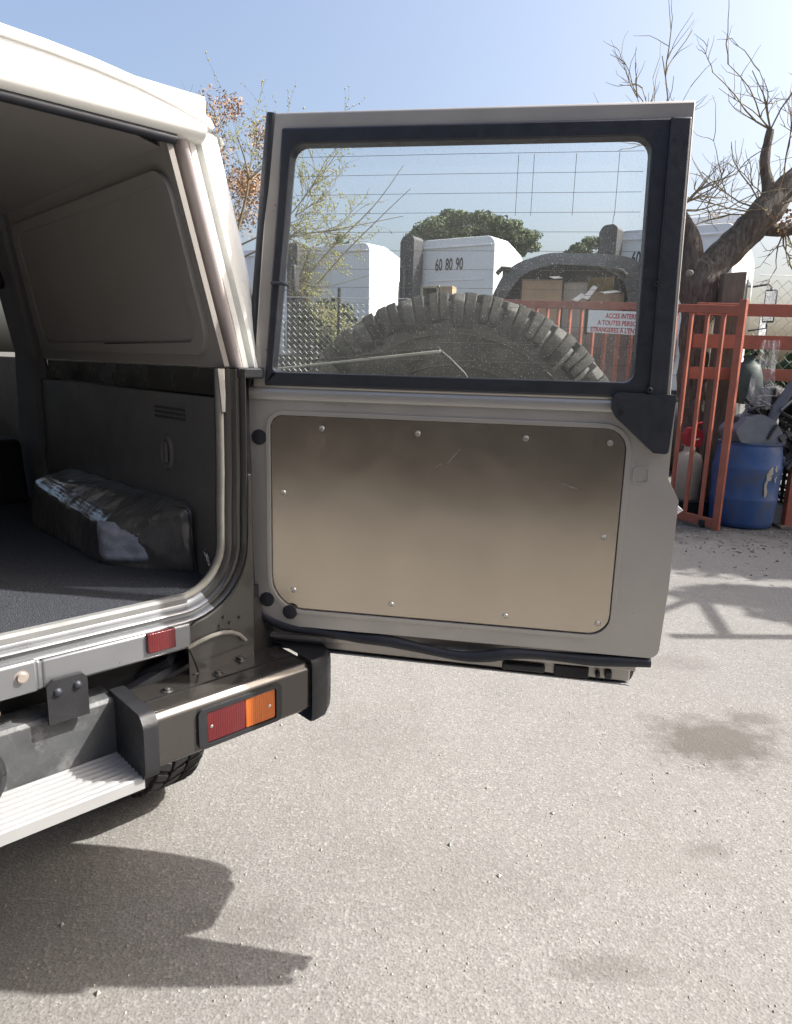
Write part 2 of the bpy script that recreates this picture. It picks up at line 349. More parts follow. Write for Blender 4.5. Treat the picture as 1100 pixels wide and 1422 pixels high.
# inner jamb faces joining skin and frame
jm = MB()
for (a, b) in (((.004,.90),(-.008,.83)), ):
    jm.box(.006, .02, .02, .064, .86, 1.385)
jm.box(.03, .865, .02, .064, .80, .812); jm.box(.862, .874, .02, .064, .80, 1.385)
jm.build('jamb', PAINT_DOOR, door, .002)
fl = MB(); fl.hexa([(-.010,.030,.772),(.865,.030,.760),(.865,.064,.760),(-.010,.064,.772),(-.010,.030,.776),(.865,.030,.764),(.865,.064,.764),(-.010,.064,.776)])
fl.build('bottom_flange', PAINT_SUNLIT, door, .001)
fl = MB(); fl.hexa([(.03,.034,.78),(.865,.034,.768),(.865,.058,.768),(.03,.058,.78),(.03,.034,.85),(.865,.034,.85),(.865,.058,.85),(.03,.058,.85)])
fl.build('lower_return', PAINT_DOOR, door, .003)
# pressed stiffening rib round the recess
rim_o = rpoly([(.05-.009,.884-.009),(.806+.009,.884-.009),(.806+.009,1.329+.009),(.05-.009,1.329+.009)], [r+.009 for r in prad], 10)
MB().plate(rim_o, [hole], D3(-.004), D3(.004)).build('recess_rim', PAINT_DOOR, door, .0035, 3)
plate_o = rpoly([(.05+.0012,.884+.0012),(.806-.0012,.884+.0012),(.806-.0012,1.329-.0012),(.05+.0012,1.329-.0012)], [r-.001 for r in prad], 10)
MB().plate(plate_o, [], D3(.0035), D3(.0055)).build('aluminium_panel', ALU, door, .0006, 1, smooth=30)
MB().plate(rpoly(panel_out, prad, 10), [], D3(.0065), D3(.018)).build('recess_back', RUBBER, door)
scr0 = None
def screw_mesh():
    s = MB(); s.lathe([(0,-.0012),(.0016,-.0010),(.0017,.0002),(.0028,.0001),(.0030,-.0018),(.0048,-.0020),(.0062,-.0006),(.0066,.0012)], 14, 'y'); return s
for (x, z) in ((.166,1.303),(.377,1.301),(.604,1.301),(.774,1.299),(.078,1.156),(.778,1.10),(.101,.929),(.33,.914),(.585,.909),(.782,.909)):
    if scr0 is None: scr0 = s = screw_mesh().build('screw', CHROME_SCREW, door)
    else:
        s = scr0.copy(); sc.collection.objects.link(s)
    s.location = (x, .003, z); s.rotation_euler = (0, random.uniform(0, 3), 0)
plug0 = None
for (x, z) in ((.024,1.278),(.038,.902),(.094,.877)):
    if plug0 is None:
        p_ = MB(); p_.lathe([(0,-.0012),(.0145,-.0011),(.0166,-.0004),(.0174,.001)], 28, 'y'); plug0 = s = p_.build('rubber_plug', RUBBER, door)
    else: s = plug0.copy(); sc.collection.objects.link(s)
    s.location = (x, -.0046 if x > .08 else -.001, z)
# square emboss with raised edge on the lock side
em_o = rpoly([(.823,1.219),(.856,1.219),(.856,1.254),(.823,1.254)], .009); em_i = rpoly([(.8265,1.2225),(.8525,1.2225),(.8525,1.2505),(.8265,1.2505)], .006)
MB().plate(em_o, [em_i], D3(-.0022), D3(.003)).build('lock_emboss', PAINT_DOOR, door, .0012, 2)
lk = MB(); lk.tube([(.895,.035,1.168),(.925,.03,1.168),(.932,.03,1.163),(.925,.03,1.158),(.895,.035,1.158)], .004, 8); lk.build('latch_loop', STEEL, door)
# window frame
def trap(l0, l1, r0, r1, z0, z1): return [(l0,z0),(r0,z0),(r1,z1),(l1,z1)]
ZT = 1.87
gh = rpoly(trap(.060,.104,.807,.797,1.421,ZT), [.012,.02,.03,.03])            # glass opening
trim_o = trap(.041,.084,.872,.862,1.392,1.90)
MB().plate(trim_o, [gh], D3(-.010), D3(.030)).build('window_surround', BLACK_TRIM, door, .004, 3)
fr_o = trap(.012,.058,.880,.868,1.386,1.93); fr_h = trap(.052,.094,.86,.85,1.40,1.885)
MB().plate(fr_o, [fr_h], D3(-.004), D3(.034)).build('window_frame', PAINT_DOOR, door, .004, 3)
# upper ledge of the door, a rounded roll below the glass
lg = MB(); lg.sweep([.004,.30,.60,.878], [(-.004,1.362),(-.006,1.372),(-.004,1.384),(.006,1.393),(.022,1.394),(.022,1.362)], lambda i,p,q: (p,q[0],q[1]), True)
lg.build('waist_roll', PAINT_DOOR, door, 0, smooth=60)
# right hand vertical ridge of the surround and the lower corner cover
rd = MB(); rd.hexa([(.836,-.016,1.39),(.874,-.013,1.39),(.874,.0,1.39),(.836,.0,1.39),(.826,-.016,1.90),(.864,-.013,1.90),(.864,.0,1.90),(.826,.0,1.90)])
rd.build('pillar_cover', BLACK_TRIM, door, .004, 3)
cv = rpoly([(.768,1.402),(.768,1.368),(.778,1.352),(.855,1.285),(.884,1.283),(.888,1.40)], [.012,.008,.012,.008,.008,.004])
MB().plate(cv, [], D3(-.020), D3(-.004)).build('corner_cover', BLACK_TRIM, door, .005, 3)
for (x, z, y) in ((.829,1.608,-.017),(.836,1.408,-.021),(.788,1.364,-.021)):
    s = MB(); s.lathe([(0,-.001),(.0022,-.001),(.0026,-.0028),(.0045,-.0026),(.0058,.0006)], 14, 'y'); o_ = s.build('trim_screw', BLACK_BUMPER, door); o_.location = (x, y+.001, z)
# glass, heater wires, wiper
gp = MB(); gp.plate(rpoly(trap(.056,.100,.811,.801,1.417,ZT+.004), .02), [], D3(.020), D3(.0215))
# single sheet of glass
gl = MB(); o_ = rpoly(trap(.056,.100,.811,.801,1.417,ZT+.004), .02); gl.add([(a,.022,b) for a,b in o_], [tuple(range(len(o_)))]); gl.build('window_glass', GLASS, door, smooth=0)
for k in range(12):
    z = 1.454+k*.0362; t = (z-1.421)/(ZT-1.421); x0 = .068+.044*t; x1 = .800-.010*t
    MB().tube([(x0,.0205,z),((x0+x1)/2,.0205,z+.001),(x1,.0205,z)], .00042, 4).build('heater_wire', HEATER, door)
for x in (.555,.585,.665,.745):
    MB().tube([(x,.0205,1.738),(x,.0205,1.85)], .0005, 4).build('aerial_wire', HEATER, door)
MB().tube([(.744,.0205,1.739),(.736,.0205,1.59),(.70,.0205,1.588)], .0005, 4).build('aerial_wire', HEATER, door)
wb = MB(); wb.hexa([(.05,.034,1.424),(.415,.034,1.470),(.415,.040,1.470),(.05,.040,1.424),(.05,.034,1.4285),(.415,.034,1.476),(.415,.040,1.476),(.05,.040,1.4285)])
wb.build('wiper_blade', M('wiper pale edge', (.30,.31,.28), .5, .2), door, .001)
wa = MB(); wa.hexa([(.13,.044,1.444),(.412,.046,1.475),(.412,.056,1.475),(.13,.052,1.444),(.13,.044,1.449),(.412,.046,1.483),(.412,.056,1.483),(.13,.052,1.449)])
wa.tube([(.408,.05,1.478),(.436,.052,1.456),(.466,.055,1.428),(.475,.055,1.415)], .004, 8)
wa.build('wiper_arm', DARK_METAL, door, .001)
br = MB(); br.box(.083,.094,.045,.075,1.590,1.648); br.build('outer_bracket', BLACK_PLASTIC, door, .003)
br = MB(); br.tube([(.060,-.012,1.603),(.085,-.016,1.602),(.099,-.012,1.597)], [.0035,.004,.0022], 8); br.build('latch_pin', BLACK_TRIM, door)
# weather seal round the left and lower edge
path = [(.066,1.93),(.052,1.80),(.030,1.60),(.010,1.41),(-.002,1.37),(-.004,1.30),(-.003,1.24),(.001,1.22),(.0,1.16),(-.001,1.0),(.001,.95),(.008,.905),(.022,.872),(.048,.850),(.085,.838),(.13,.834),(.20,.829),(.26,.824),(.32,.826),(.38,.820),(.44,.812),(.50,.806),(.56,.812),(.60,.824),(.66,.826),(.72,.824),(.78,.822),(.84,.826),(.905,.829)]
sm = []
for i in range(len(path)-1):
    a, b = Vector(path[i]), Vector(path[i+1]); n_ = 4
    for k in range(n_): sm.append(a.lerp(b, k/n_))
sm.append(Vector(path[-1])); 
for _ in range(3): sm = [sm[0]]+[(sm[i-1]+sm[i]*2+sm[i+1])/4 for i in range(1, len(sm)-1)]+[sm[-1]]
sl_ = MB(); sl_.tube([(p.x-.005, .004+.006*math.sin(i*.13), p.y) for i, p in enumerate(sm)], [.0122+.0015*math.sin(i*.37) for i in range(len(sm))], 10)
sl_.build('weather_seal', RUBBER, door, smooth=70)
for (x0, x1, z0, z1, mt_) in ((.585,.68,.775,.792,BLACK_PLASTIC),(.70,.775,.772,.80,DARK_METAL),(.79,.80,.775,.79,BLACK_PLASTIC),(.81,.825,.775,.795,BLACK_PLASTIC)):
    MB().box(x0, x1, .018, .036, z0, z1).build('bottom_clip', mt_, door, .004)
for (x, z, a, l) in ((.455,1.255,.9,.04),(.425,1.235,.7,.012),(.70,1.205,-.3,.03),(.20,1.355,-.02,.04)):
    dx, dz = math.cos(a)*l/2, math.sin(a)*l/2; y = .0031 if z < 1.33 else -.0012
    nx, nz = -dz/l*.0009, dx/l*.0009
    MB().add([(x-dx-nx,y,z-dz-nz),(x+dx-nx,y,z+dz-nz),(x+dx+nx,y,z+dz+nz),(x-dx+nx,y,z-dz+nz)], [(0,1,2,3)]).build('scratch', CHROME_SCREW, door, smooth=0)
# ---- wheels
def make_wheel(parent, name, matc, spare):
    Rr, W = .412, .125
    prof = [(.19,-.085),(.215,-.105),(.25,-.118),(.30,-.122),(.335,-.118),(.375,-.108),(.392,-.095),(.396,-.06),(.398,0),(.396,.06),(.392,.095),(.375,.108),(.335,.118),(.30,.122),(.25,.118),(.215,.105),(.19,.085),(.19,-.085)]
    t = MB(); t.lathe(prof, 72, 'y'); wheel = t.build(name, matc, parent, smooth=50)
    N = 42
    def lug(side, deep, wf):
        s = MB(); h = math.pi/N*wf; y = side
        sh = [(.330 if deep else .348, -.1175),(.352, -.124),(.392,-.117),(Rr,-.100),(Rr+.001,-.052),(.392,-.050),(.37,-.09),(.33,-.105)]
        pa = []
        for (r, yy) in sh:
            sk = .35*h if (yy > -.07) else 0
            pa.append((r, yy*y*-1*-1, sk))
        k = len(pa); fs = [tuple(range(k)), tuple(range(2*k-1, k-1, -1))]+[(i, (i+1)%k, k+(i+1)%k, k+i) for i in range(k)]
        for (h0, h1, dr) in ((-1, -.03, 0), (.03, 1, -.003 if deep else .0)):
            vs = []
            for hh in (h0, h1):
                for (r, yy, sk) in pa:
                    q = math.pi/2+hh*h+sk*2; r2 = r+(dr if yy > -.11 and r > .38 else 0)
                    vs.append((r2*math.cos(q), yy*(1 if side > 0 else -1), r2*math.sin(q)))
            s.add(vs, fs)
        return s
    protos = {}
    for side in (1, -1):
        for i in range(N):
            deep = i % 2 == 0; key = (side, deep)
            if key not in protos: o = protos[key] = lug(side, deep, .86 if deep else .74).build('tread_lug', matc, wheel, .003, 2)
            else: o = protos[key].copy(); sc.collection.objects.link(o)
            o.rotation_euler = (0, 2*math.pi*i/N, 0)
    cl = MB()
    for i in range(N):
        for (y0, y1, sk) in ((-.046,-.004,.5),(.004,.046,-.5)):
            q0 = 2*math.pi*i/N; h = math.pi/N*.66; vs = []
            for rr_ in (.392, Rr+.001):
                for (sg, yy) in ((-1,y0),(1,y0),(1,y1),(-1,y1)):
                    q = q0+sg*h+sk*math.pi/N*(1 if yy > (y0+y1)/2 else -1); vs.append((rr_*math.cos(q), yy, rr_*math.sin(q)))
            cl.hexa(vs)
    cl.build('centre_tread', matc, wheel, .003); wheel.children[-1]['kind'] = 'stuff'
    rm = MB(); rm.lathe([(0,-.02),(.05,-.02),(.06,-.035),(.10,-.03),(.14,-.045),(.17,-.05),(.185,-.085),(.20,-.092),(.203,-.085),(.192,-.06),(.192,.06),(.2,.09)], 40, 'y'); rm.build('rim', DARK_METAL if not spare else SILVER, wheel)
    for (rr_, a) in ((.29,.7),(.29,1.5),(.29,2.3)):
        pass
    rg = MB(); rg.lathe([(.318,-.1235),(.3195,-.1262),(.321,-.1235)], 72, 'y'); rg.lathe([(.250,-.118),(.252,-.1215),(.254,-.1185)], 72, 'y'); rg.build('sidewall_ring', matc, wheel)
    for k, q in enumerate([1.05+.047*j for j in range(9)]+[1.75+.047*j for j in range(6)]):   # raised moulded marks on the sidewall
        s = MB(); c, n_ = math.cos(q), math.sin(q); w_ = .0065
        e = Vector((c,0,n_)); tg = Vector((-n_,0,c)); o0 = e*.272; o1 = e*.300; wv = tg*(w_ if k % 3 else w_*.55)
        yv = Vector((0,-.1195,0)); y2 = Vector((0,-.1243,0))
        s.hexa([o0-wv+yv, o0+wv+yv, o1+wv+yv, o1-wv+yv, o0-wv+y2, o0+wv+y2, o1+wv+y2, o1-wv+y2]); s.build('sidewall_mark', matc, wheel, .001)
    return wheel
spare = make_wheel(car, 'spare_wheel', TYRE, True)
spare.parent = car
ang = door.rotation_euler[2]; ca, sa = math.cos(ang), math.sin(ang)
def d2c(x, y, z): return (DO[0]+DS*(x*ca-y*sa), DO[1]+DS*(x*sa+y*ca), DO[2]+DS*z)
spare.location = d2c(.435, .245, 1.193); spare.rotation_euler = (0, R(3), ang); spare.scale = (DS, DS, DS)
cr = MB(); cr.tube([(.435,.07,1.19),(.435,.19,1.19)], .05, 16); cr.box(.30,.57,.072,.09,1.05,1.33); cr.build('spare_wheel_carrier', DARK_METAL, door, .004)
rw = make_wheel(car, 'rear_wheel', TYRE_DARK, False); rw.location = (.02, .86, .412); rw.rotation_euler = (0, 0, R(90))
rw2 = rw.copy(); sc.collection.objects.link(rw2); rw2.location = (-1.40, .86, .412); rw2.rotation_euler = (0, 0, R(-90))
for ch in rw.children:
    c = ch.copy(); sc.collection.objects.link(c); c.parent = rw2
# ---- body
TL = .27                                           # tumblehome of the upper body
def ux(z): return -(max(0, z-1.424))*TL
LW = -1.38                                         # mirror line of the left side
# opening surround: a profile swept down the jamb and round into the sill
pth = [(-.062,1.425),(-.062,1.30),(-.063,1.20),(-.066,1.12)]
for k in range(11):
    q = math.pi/2*k/10; pth.append((-.067-.116*(1-math.cos(q)), 1.05-.118*math.sin(q)))
pth += [(-.30,.932),(-.60,.932),(-.95,.932),(-1.34,.932)]
def nrm(i):
    a = Vector(pth[max(0,i-1)]); b = Vector(pth[min(len(pth)-1,i+1)]); t = (b-a).normalized(); return Vector((-t.y, t.x))   # pointing out of the opening
nr = []
for i in range(len(pth)):
    n_ = nrm(i)
    if n_.x < 0 and i < 6: n_ = -n_
    if n_.y > 0 and i >= 6: n_ = -n_
    nr.append(n_)
def frm(i, p, q): return (p[0]+nr[i].x*q[0], q[1], p[1]+nr[i].y*q[0])
sprof = [(-.004,.03),(-.004,-.002),(.004,-.011),(.012,-.012),(.015,-.020),(.018,-.0225),(.021,-.020),(.024,-.015),(.030,-.016),(.033,-.027),(.0365,-.030),(.040,-.028),(.045,-.018),(.048,-.006)]
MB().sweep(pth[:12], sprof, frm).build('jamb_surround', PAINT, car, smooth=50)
MB().sweep(pth[11:], sprof, lambda i,p,q: frm(i+11,p,q)).build('sill_surround', PAINT_SUNLIT, car, smooth=50)
et = MB(); et.sweep(pth[:14], [(-.006+.008*math.cos(q), .004+.011*math.sin(q)) for q in [2*math.pi*k/10 for k in range(10)]], frm, True); et.build('edge_trim', EDGE_TRIM, car, smooth=70)
tp = MB(); tp.sweep([pth[0],(-.062,1.37),(-.062,1.335)], [(-.015,-.009),(-.004,-.0125),(.004,-.006)], lambda i,p,q: (p[0]+q[0]*(1-.25*i)+(.0015 if i==1 else 0), q[1], p[1]), False); tp.build('masking_tape', TAPE, car, smooth=0)
ts = MB(); ts.sweep([-1.34,-.9,-.5,-.165], [(.012,.938),(.005,.948),(-.006,.947),(-.010,.941),(-.010,.930)], lambda i,p,q: (p,q[0],q[1])); ts.build('threshold_strip', M('satin threshold metal', (.20,.205,.205), .6, .2), car, smooth=30)
# sill face with pressed steps
sf = MB()
for (x0, x1, y, z0, z1) in ((-1.34,-.478,-.034,.835,.899),(-.470,-.170,-.030,.835,.893)):
    sf.box(x0, x1, y-.0035, .05, z0, z1)
sf.hexa([(-.480,-.0372,.836),(-.468,-.0332,.836),(-.468,.04,.836),(-.480,.04,.836),(-.480,-.0372,.898),(-.468,-.0332,.892),(-.468,.04,.892),(-.480,.04,.898)])
sf.build('rear_sill', PAINT_SUNLIT, car, .006, 3)
# rear corner panel, wraps to the side of the vehicle
cp = MB(); prof = [(-.175,-.028),(-.12,-.028),(-.06,-.024),(-.02,-.016),(.03,-.004),(.060,.004),(.085,.030),(.092,.07),(.094,.14)]
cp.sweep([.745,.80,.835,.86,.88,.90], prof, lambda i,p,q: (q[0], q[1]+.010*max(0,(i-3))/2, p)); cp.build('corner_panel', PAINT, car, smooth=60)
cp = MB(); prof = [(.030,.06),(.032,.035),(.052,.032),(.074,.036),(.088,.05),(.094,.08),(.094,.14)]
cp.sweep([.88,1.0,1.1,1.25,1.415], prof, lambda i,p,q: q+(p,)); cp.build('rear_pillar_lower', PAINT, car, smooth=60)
cpoly = [(p[0]+nr[i].x*.044, p[1]+nr[i].y*.044) for i, p in enumerate(pth) if i < 16]
cpoly = [(-.02,1.20)]+[p for p in cpoly if p[1] < 1.19 and p[0] > -.18]+[(-.185,.87),(-.178,.835),(-.165,.80),(-.155,.765),(-.006,.765),(-.006,1.20)]
MB().plate(cpoly, [], lambda a,b: (a,-.0300+.12*max(0,a+.06),b), lambda a,b: (a,.0,b)).build('corner_gusset', PAINT, car, .004)
jb = MB(); jb.box(-.022,.034,.036,.07,.80,1.415); jb.build('hinge_pillar', PAINT, car, .004)
for z in (1.22, 1.02):
    h = MB(); h.box(-.016,.03,.022,.04,z-.035,z+.035); h.tube([(-.008,.022,z-.05),(-.008,.022,z+.05)], .007, 12); h.build('door_hinge', M('primer brown hinge', (.045,.038,.032), .6, .3), car, .003)
gr = MB(); gr.tube([(-.014,.02,1.235),(-.014,.004,1.232)], .016, 14); gr.build('cable_grommet', RUBBER, car, .004)
for (x, z) in ((-.09,.885),(-.075,.868),(-.10,.866),(-.05,.875)):
    b_ = MB(); b_.lathe([(0,-.0336),(.003,-.0332),(.0038,-.028)], 8, 'y'); o_ = b_.build('weld_stud', PAINT, car); o_.location = (x, 0, z)
wl = MB(); wl.tube([(-.18+.03*k/6+.12*math.sin(k/6*1.2), -.0335, .838+.018*math.sin(k/6*2.6)-.03*(k/6)**3) for k in range(7)], .005, 8); wl.build('wheel_arch_lip', EDGE_TRIM, car)
# right side outer panel and upper white shell side
sd_ = MB(); sd_.sweep([.62,.72,.95,1.2,1.40,1.424], [.13,.42], lambda i,p,q: (.094+.006*math.sin((p-.62)*4), q, p)); sd_.sweep([.95,1.2,1.40,1.424], [.42,1.30,2.4,3.3], lambda i,p,q: (.094+.006*math.sin((p-.62)*4), q, p)); sd_.sweep([.50,.72,.95], [1.30,2.4,3.3], lambda i,p,q: (.094+.006*math.sin((p-.62)*4), q, p))
sd_.build('right_side_panel', PAINT, car, smooth=60)
us = MB(); us.plate([(.06,1.424),(1.46,1.424),(1.42,1.80),(1.40,1.90),(.06,1.90)], [], lambda y,z: (.088-.030+ux(z), y, z), lambda y,z: (.088+ux(z), y, z)); us.build('upper_side_shell', WHITE_SHELL, car, .003)
us = MB(); us.box(-.075+ .0, .094, 2.35, 2.45, 1.42, 1.9); us.build('front_door_pillar', PAINT, car)
rf = MB(); rf.sweep([(.0,1.86),(.02,1.90),(.055,1.925),(.12,1.955),(.3,1.985),(.6,2.0)], [0,1], lambda i,p,q: p+(q,)) if False else None
def roofp(x, y): return 1.985-.045*((x+.69)/.72)**4-.02*max(0,(.25-y))/.25*1.2-(.0 if y < 2.6 else (y-2.6)*.05)
r_ = MB(); xs = [LW-.02+ (1.38+.0)*k/16 for k in range(17)]; xs = [-1.415+.0+ (1.45)*k/18 for k in range(19)]; xs = [-1.415+1.33*k/18 for k in range(19)]; ys = [-.035,-.02,.05,.3,1,2,3.0]
vs = [(x, y, 1.965-.055*abs((x+.75)/.665)**4-(.03 if y < -.03 else .012 if y < -.01 else 0)) for x in xs for y in ys]
k = len(ys); r_.add(vs, [(i*k+j, (i+1)*k+j, (i+1)*k+j+1, i*k+j+1) for i in range(len(xs)-1) for j in range(k-1)])
# gutter and rear lip
ro = r_.build('roof', WHITE_SHELL, car, smooth=60)
sdm = ro.modifiers.new('thick', 'SOLIDIFY'); sdm.thickness = .018; sdm.offset = -1
hd = MB(); hd.sweep([-1.40,-1.0,-.75,-.45,-.10], [(-.030,1.90),(-.034,1.87),(-.026,1.858),(-.012,1.852),(.02,1.85),(.02,1.93),(-.028,1.93)], lambda i,p,q: (p, q[0], q[1]), True); hd.build('rear_header', WHITE_SHELL, car, smooth=50)
hs = MB(); hs.tube([(-1.34,-.012,1.848),(-.75,-.012,1.850),(-.155,-.012,1.848)], .010, 10); hs.build('header_seal', RUBBER, car)
gt = MB(); gt.sweep([.03,.5,1.5,3.0], [(-.062,1.872),(-.034,1.866),(-.027,1.873),(-.032,1.884),(-.07,1.898),(-.09,1.910)], lambda i,p,q: (q[0]+.0, p, q[1])); gt.build('roof_gutter', WHITE_SHELL, car, smooth=40)
hl = MB(); hl.sweep([.02,.4,1.0,1.6,2.6], [(-1.30,1.83),(-1.2,1.868),(-.75,1.885),(-.3,1.868),(-.165,1.835)], lambda i,p,q: (q[0], p, q[1])); hl.build('headlining', LINING, car, smooth=70)
# D pillar of the white shell
zs = [1.41,1.52,1.66,1.80,1.88]
MB().sweep(zs, [(-.030,.03),(-.030,-.006),(-.026,-.012),(-.018,-.013),(-.013,-.008),(-.013,.02)], lambda i,p,q: (q[0]+ux(p)*1.0, q[1], p)).build('pillar_seal', M('grey pink pillar seal', (.42,.37,.36), .6), car, smooth=50)
MB().sweep(zs, [(-.013,.016),(-.008,-.004),(.003,-.006),(.005,.006),(.0105,.008),(.013,-.004),(.0155,-.010),(.024,-.011),(.027,-.006),(.0275,.008),(.030,.010),(.034,.004),(.058,.012),(.076,.024),(.087,.044),(.090,.08)], lambda i,p,q: (q[0]+ux(p)*1.0, q[1], p)).build('rear_pillar', WHITE_SHELL, car, smooth=45)
pj = MB(); pj.box(-.035,.030,-.020,.02,1.405,1.428); pj.build('pillar_joint', RUBBER, car, .004)
# ---- interior
S3 = lambda x: (lambda y, z: (x, y, z))
ip = MB(); ip.plate([(.008,.93),(.008,1.362),(1.20,1.362),(1.20,.93)], [], S3(-.060), S3(-.05)); ip.build('interior_side_trim', TRIM_DARK, car, .003)
st = MB(); st.plate([(.0,1.366),(.0,1.424),(1.13,1.424),(1.13,1.366)], [], S3(-.050), S3(-.04)); st.build('waist_strip', M('dark glossy paint', (.06,.055,.05), .22, .4, .1, 4, coat=.6), car)
up = rpoly([(-.010,1.428),(1.14,1.428),(1.00,1.845),(-.010,1.845)], .004)
U3 = lambda d: (lambda y, z: (-.060+ux(z)-d, y, z))
MB().plate(up, [], U3(0), U3(-.012)).build('upper_side_lining', LINING, car, .002)
po = rpoly([(.016,1.452),(1.09,1.452),(.985,1.80),(.006,1.80)], [.07,.06,.05,.05])
MB().plate(po, [], U3(.007), U3(-.001)).build('blanked_window_panel', LINING, car, .006, 3)
po2 = rpoly([(.060,1.482),(1.02,1.482),(.94,1.77),(.040,1.77)], [.04,.04,.04,.04])
MB().plate(po2, [], U3(.0015), U3(.0005)).build('panel_field', LINING, car)
MB().plate(po, [rpoly([(.055,1.478),(1.03,1.478),(.948,1.775),(.036,1.775)], .045)], U3(.013), U3(.006)).build('panel_border', LINING, car, .005, 3)
vg = MB()
for r__ in range(3):
    for k in range(13): vg.box(-.0612,-.0585,.175+k*.0125,.183+k*.0125,1.300+r__*.011,1.3065+r__*.011)
vg.build('vent_slots', DARK, car)['kind'] = 'stuff'
hk = MB(); hk.lathe([(.020,0),(.024,-.005),(.030,-.006),(.034,0)], 28, 'x'); o_ = hk.build('round_recess', TRIM_DARK, car); o_.location = (-.060,.277,1.216); o_.scale = (1,1,1.35)
hk = MB(); hk.box(-.068,-.058,.268,.286,1.19,1.243); hk.build('recess_bar', TRIM_DARK, car, .005)
co = MB(); cn = 24; cm = 18
vs = []
for i in range(cn+1):
    for j in range(cm+1):
        x = -1.34+1.285*i/cn; y = .012+1.3*(j/cm)**1.3; vs.append((x, y, .942+.003*noise.noise((x*7,y*7,0))))
co.add(vs, [(i*(cm+1)+j, (i+1)*(cm+1)+j, (i+1)*(cm+1)+j+1, i*(cm+1)+j+1) for i in range(cn) for j in range(cm)]); co.build('load_carpet', CARPET, car)
flr = MB(); flr.box(-1.37,.02,.0,3.2,.90,.93); flr.build('floor_pan', DARK_METAL, car)
# wheel arch box under crumpled plastic
def archbox():
    bm_ = bmesh.new()
    b0 = [(-.208,.338),(-.066,.135),(-.055,.17),(-.055,.95),(-.212,.90)]; t0 = [(-.196,.35),(-.070,.142),(-.056,.16),(-.056,.93),(-.200,.87)]
    zt = [1.045,1.108,1.115,1.10,1.085]
    vb = [bm_.verts.new((x,y,.938)) for x,y in b0]; vt = [bm_.verts.new((x,y,z)) for (x,y),z in zip(t0,zt)]
    bm_.faces.new(vb[::-1]); bm_.faces.new(vt)
    for i in range(5): bm_.faces.new((vb[i],vb[(i+1)%5],vt[(i+1)%5],vt[i]))
    bmesh.ops.recalc_face_normals(bm_, faces=bm_.faces)
    bmesh.ops.bevel(bm_, geom=[e for e in bm_.edges if max(v.co.z for v in e.verts) > 1], offset=.036, segments=6, affect='EDGES', profile=.6)
    bmesh.ops.triangulate(bm_, faces=bm_.faces)
    for _ in range(4): bmesh.ops.subdivide_edges(bm_, edges=[e for e in bm_.edges if e.calc_length() > .02], cuts=1); bmesh.ops.triangulate(bm_, faces=bm_.faces)
    bm_.normal_update()
    for v in bm_.verts:
        if v.co.z > .945:
            c = v.co; d = noise.noise(Vector((c.x*14,c.y*9,c.z*12)))*.0035+(1-abs(noise.noise(Vector((c.x*12,c.y*14+c.x*20,c.z*6+4)))))**6*.0035+(1-abs(noise.noise(Vector((c.x*20-c.y*16,c.y*8,c.z*14+9)))))**8*.002
            v.co += v.normal*d
    me = bpy.data.meshes.new('wheel_arch_cover'); bm_.to_mesh(me); bm_.free()
    me.polygons.foreach_set('use_smooth', [True]*len(me.polygons)); me.materials.append(WRAP)
    o = bpy.data.objects.new('wheel_arch_cover', me); sc.collection.objects.link(o); o.parent = car; return o
archbox()
pdv = MB(); nn = 14; A, B = Vector((-.214,.345,.945)), Vector((-.137,.235,.955)); 
vs = []
for i in range(nn+1):
    for j in range(nn+1):
        u_, v_ = i/nn, j/nn; p = A.lerp(B, u_); q = p+Vector((.012*u_, .018, 0))*v_; q.z += .105*v_*(1-.15*u_); q += Vector((-.62,-.46,.1)).normalized()*(.010+.006*noise.noise((u_*5,v_*5,2))+.003*noise.noise((u_*14,v_*14,5))-.016*(max(0,abs(u_-.5)-.3)/.2)**2-.016*(max(0,abs(v_-.5)-.3)/.2)**2); vs.append(q)
pdv.add(vs, [(i*(nn+1)+j,(i+1)*(nn+1)+j,(i+1)*(nn+1)+j+1,i*(nn+1)+j+1) for i in range(nn) for j in range(nn)]); pdv.build('pale_padding', PADDING, car, smooth=80)
# C pillar trim, belt, rear seat
cpv = MB(); cpv.plate([(1.18,.93),(1.18,1.40),(1.02,1.86),(1.24,1.86),(1.37,1.45),(1.42,1.10),(1.42,.93)], [], lambda y,z: (-.075+ux(z)*1.0, y, z), lambda y,z: (-.03+ux(z), y, z)); cpv.build('centre_pillar_lining', LINING2, car, .012, 3)
bt = MB(); bt.hexa([(-.20,1.30,1.10),(-.19,1.345,1.10),(-.186,1.345,1.10),(-.196,1.30,1.10),(-.20,1.21,1.66),(-.19,1.25,1.66),(-.186,1.25,1.66),(-.196,1.21,1.66)]); bt.build('seat_belt', M('dark red belt webbing', (.05,.016,.018), .8), car)
bt = MB(); bt.box(-.20,-.14,1.19,1.25,1.64,1.70); bt.build('belt_guide', BLACK_TRIM, car, .012, 3)
ls = MB(); ls.plate([(1.50,.60),(3.1,.60),(3.1,1.42),(1.50,1.42)], [], S3(.06), S3(.07)); ls.build('side_door_skin', PAINT, car)
sb = MB(); sb.hexa([(-1.25,1.22,.94),(-.11,1.22,.94),(-.11,1.40,.94),(-1.25,1.40,.94),(-1.25,1.27,1.155),(-.11,1.27,1.155),(-.11,1.40,1.155),(-1.25,1.40,1.155)]); sb.build('rear_seat_back', M('black seat cloth', (.012,.012,.014), .9), car, .02, 3)
rg = MB(); rg.tube([(-.30+.022*math.cos(q),1.212,1.035+.026*math.sin(q)) for q in [2*math.pi*k/16 for k in range(17)]], .004, 8, False); rg.build('tie_down_ring', STEEL, car)
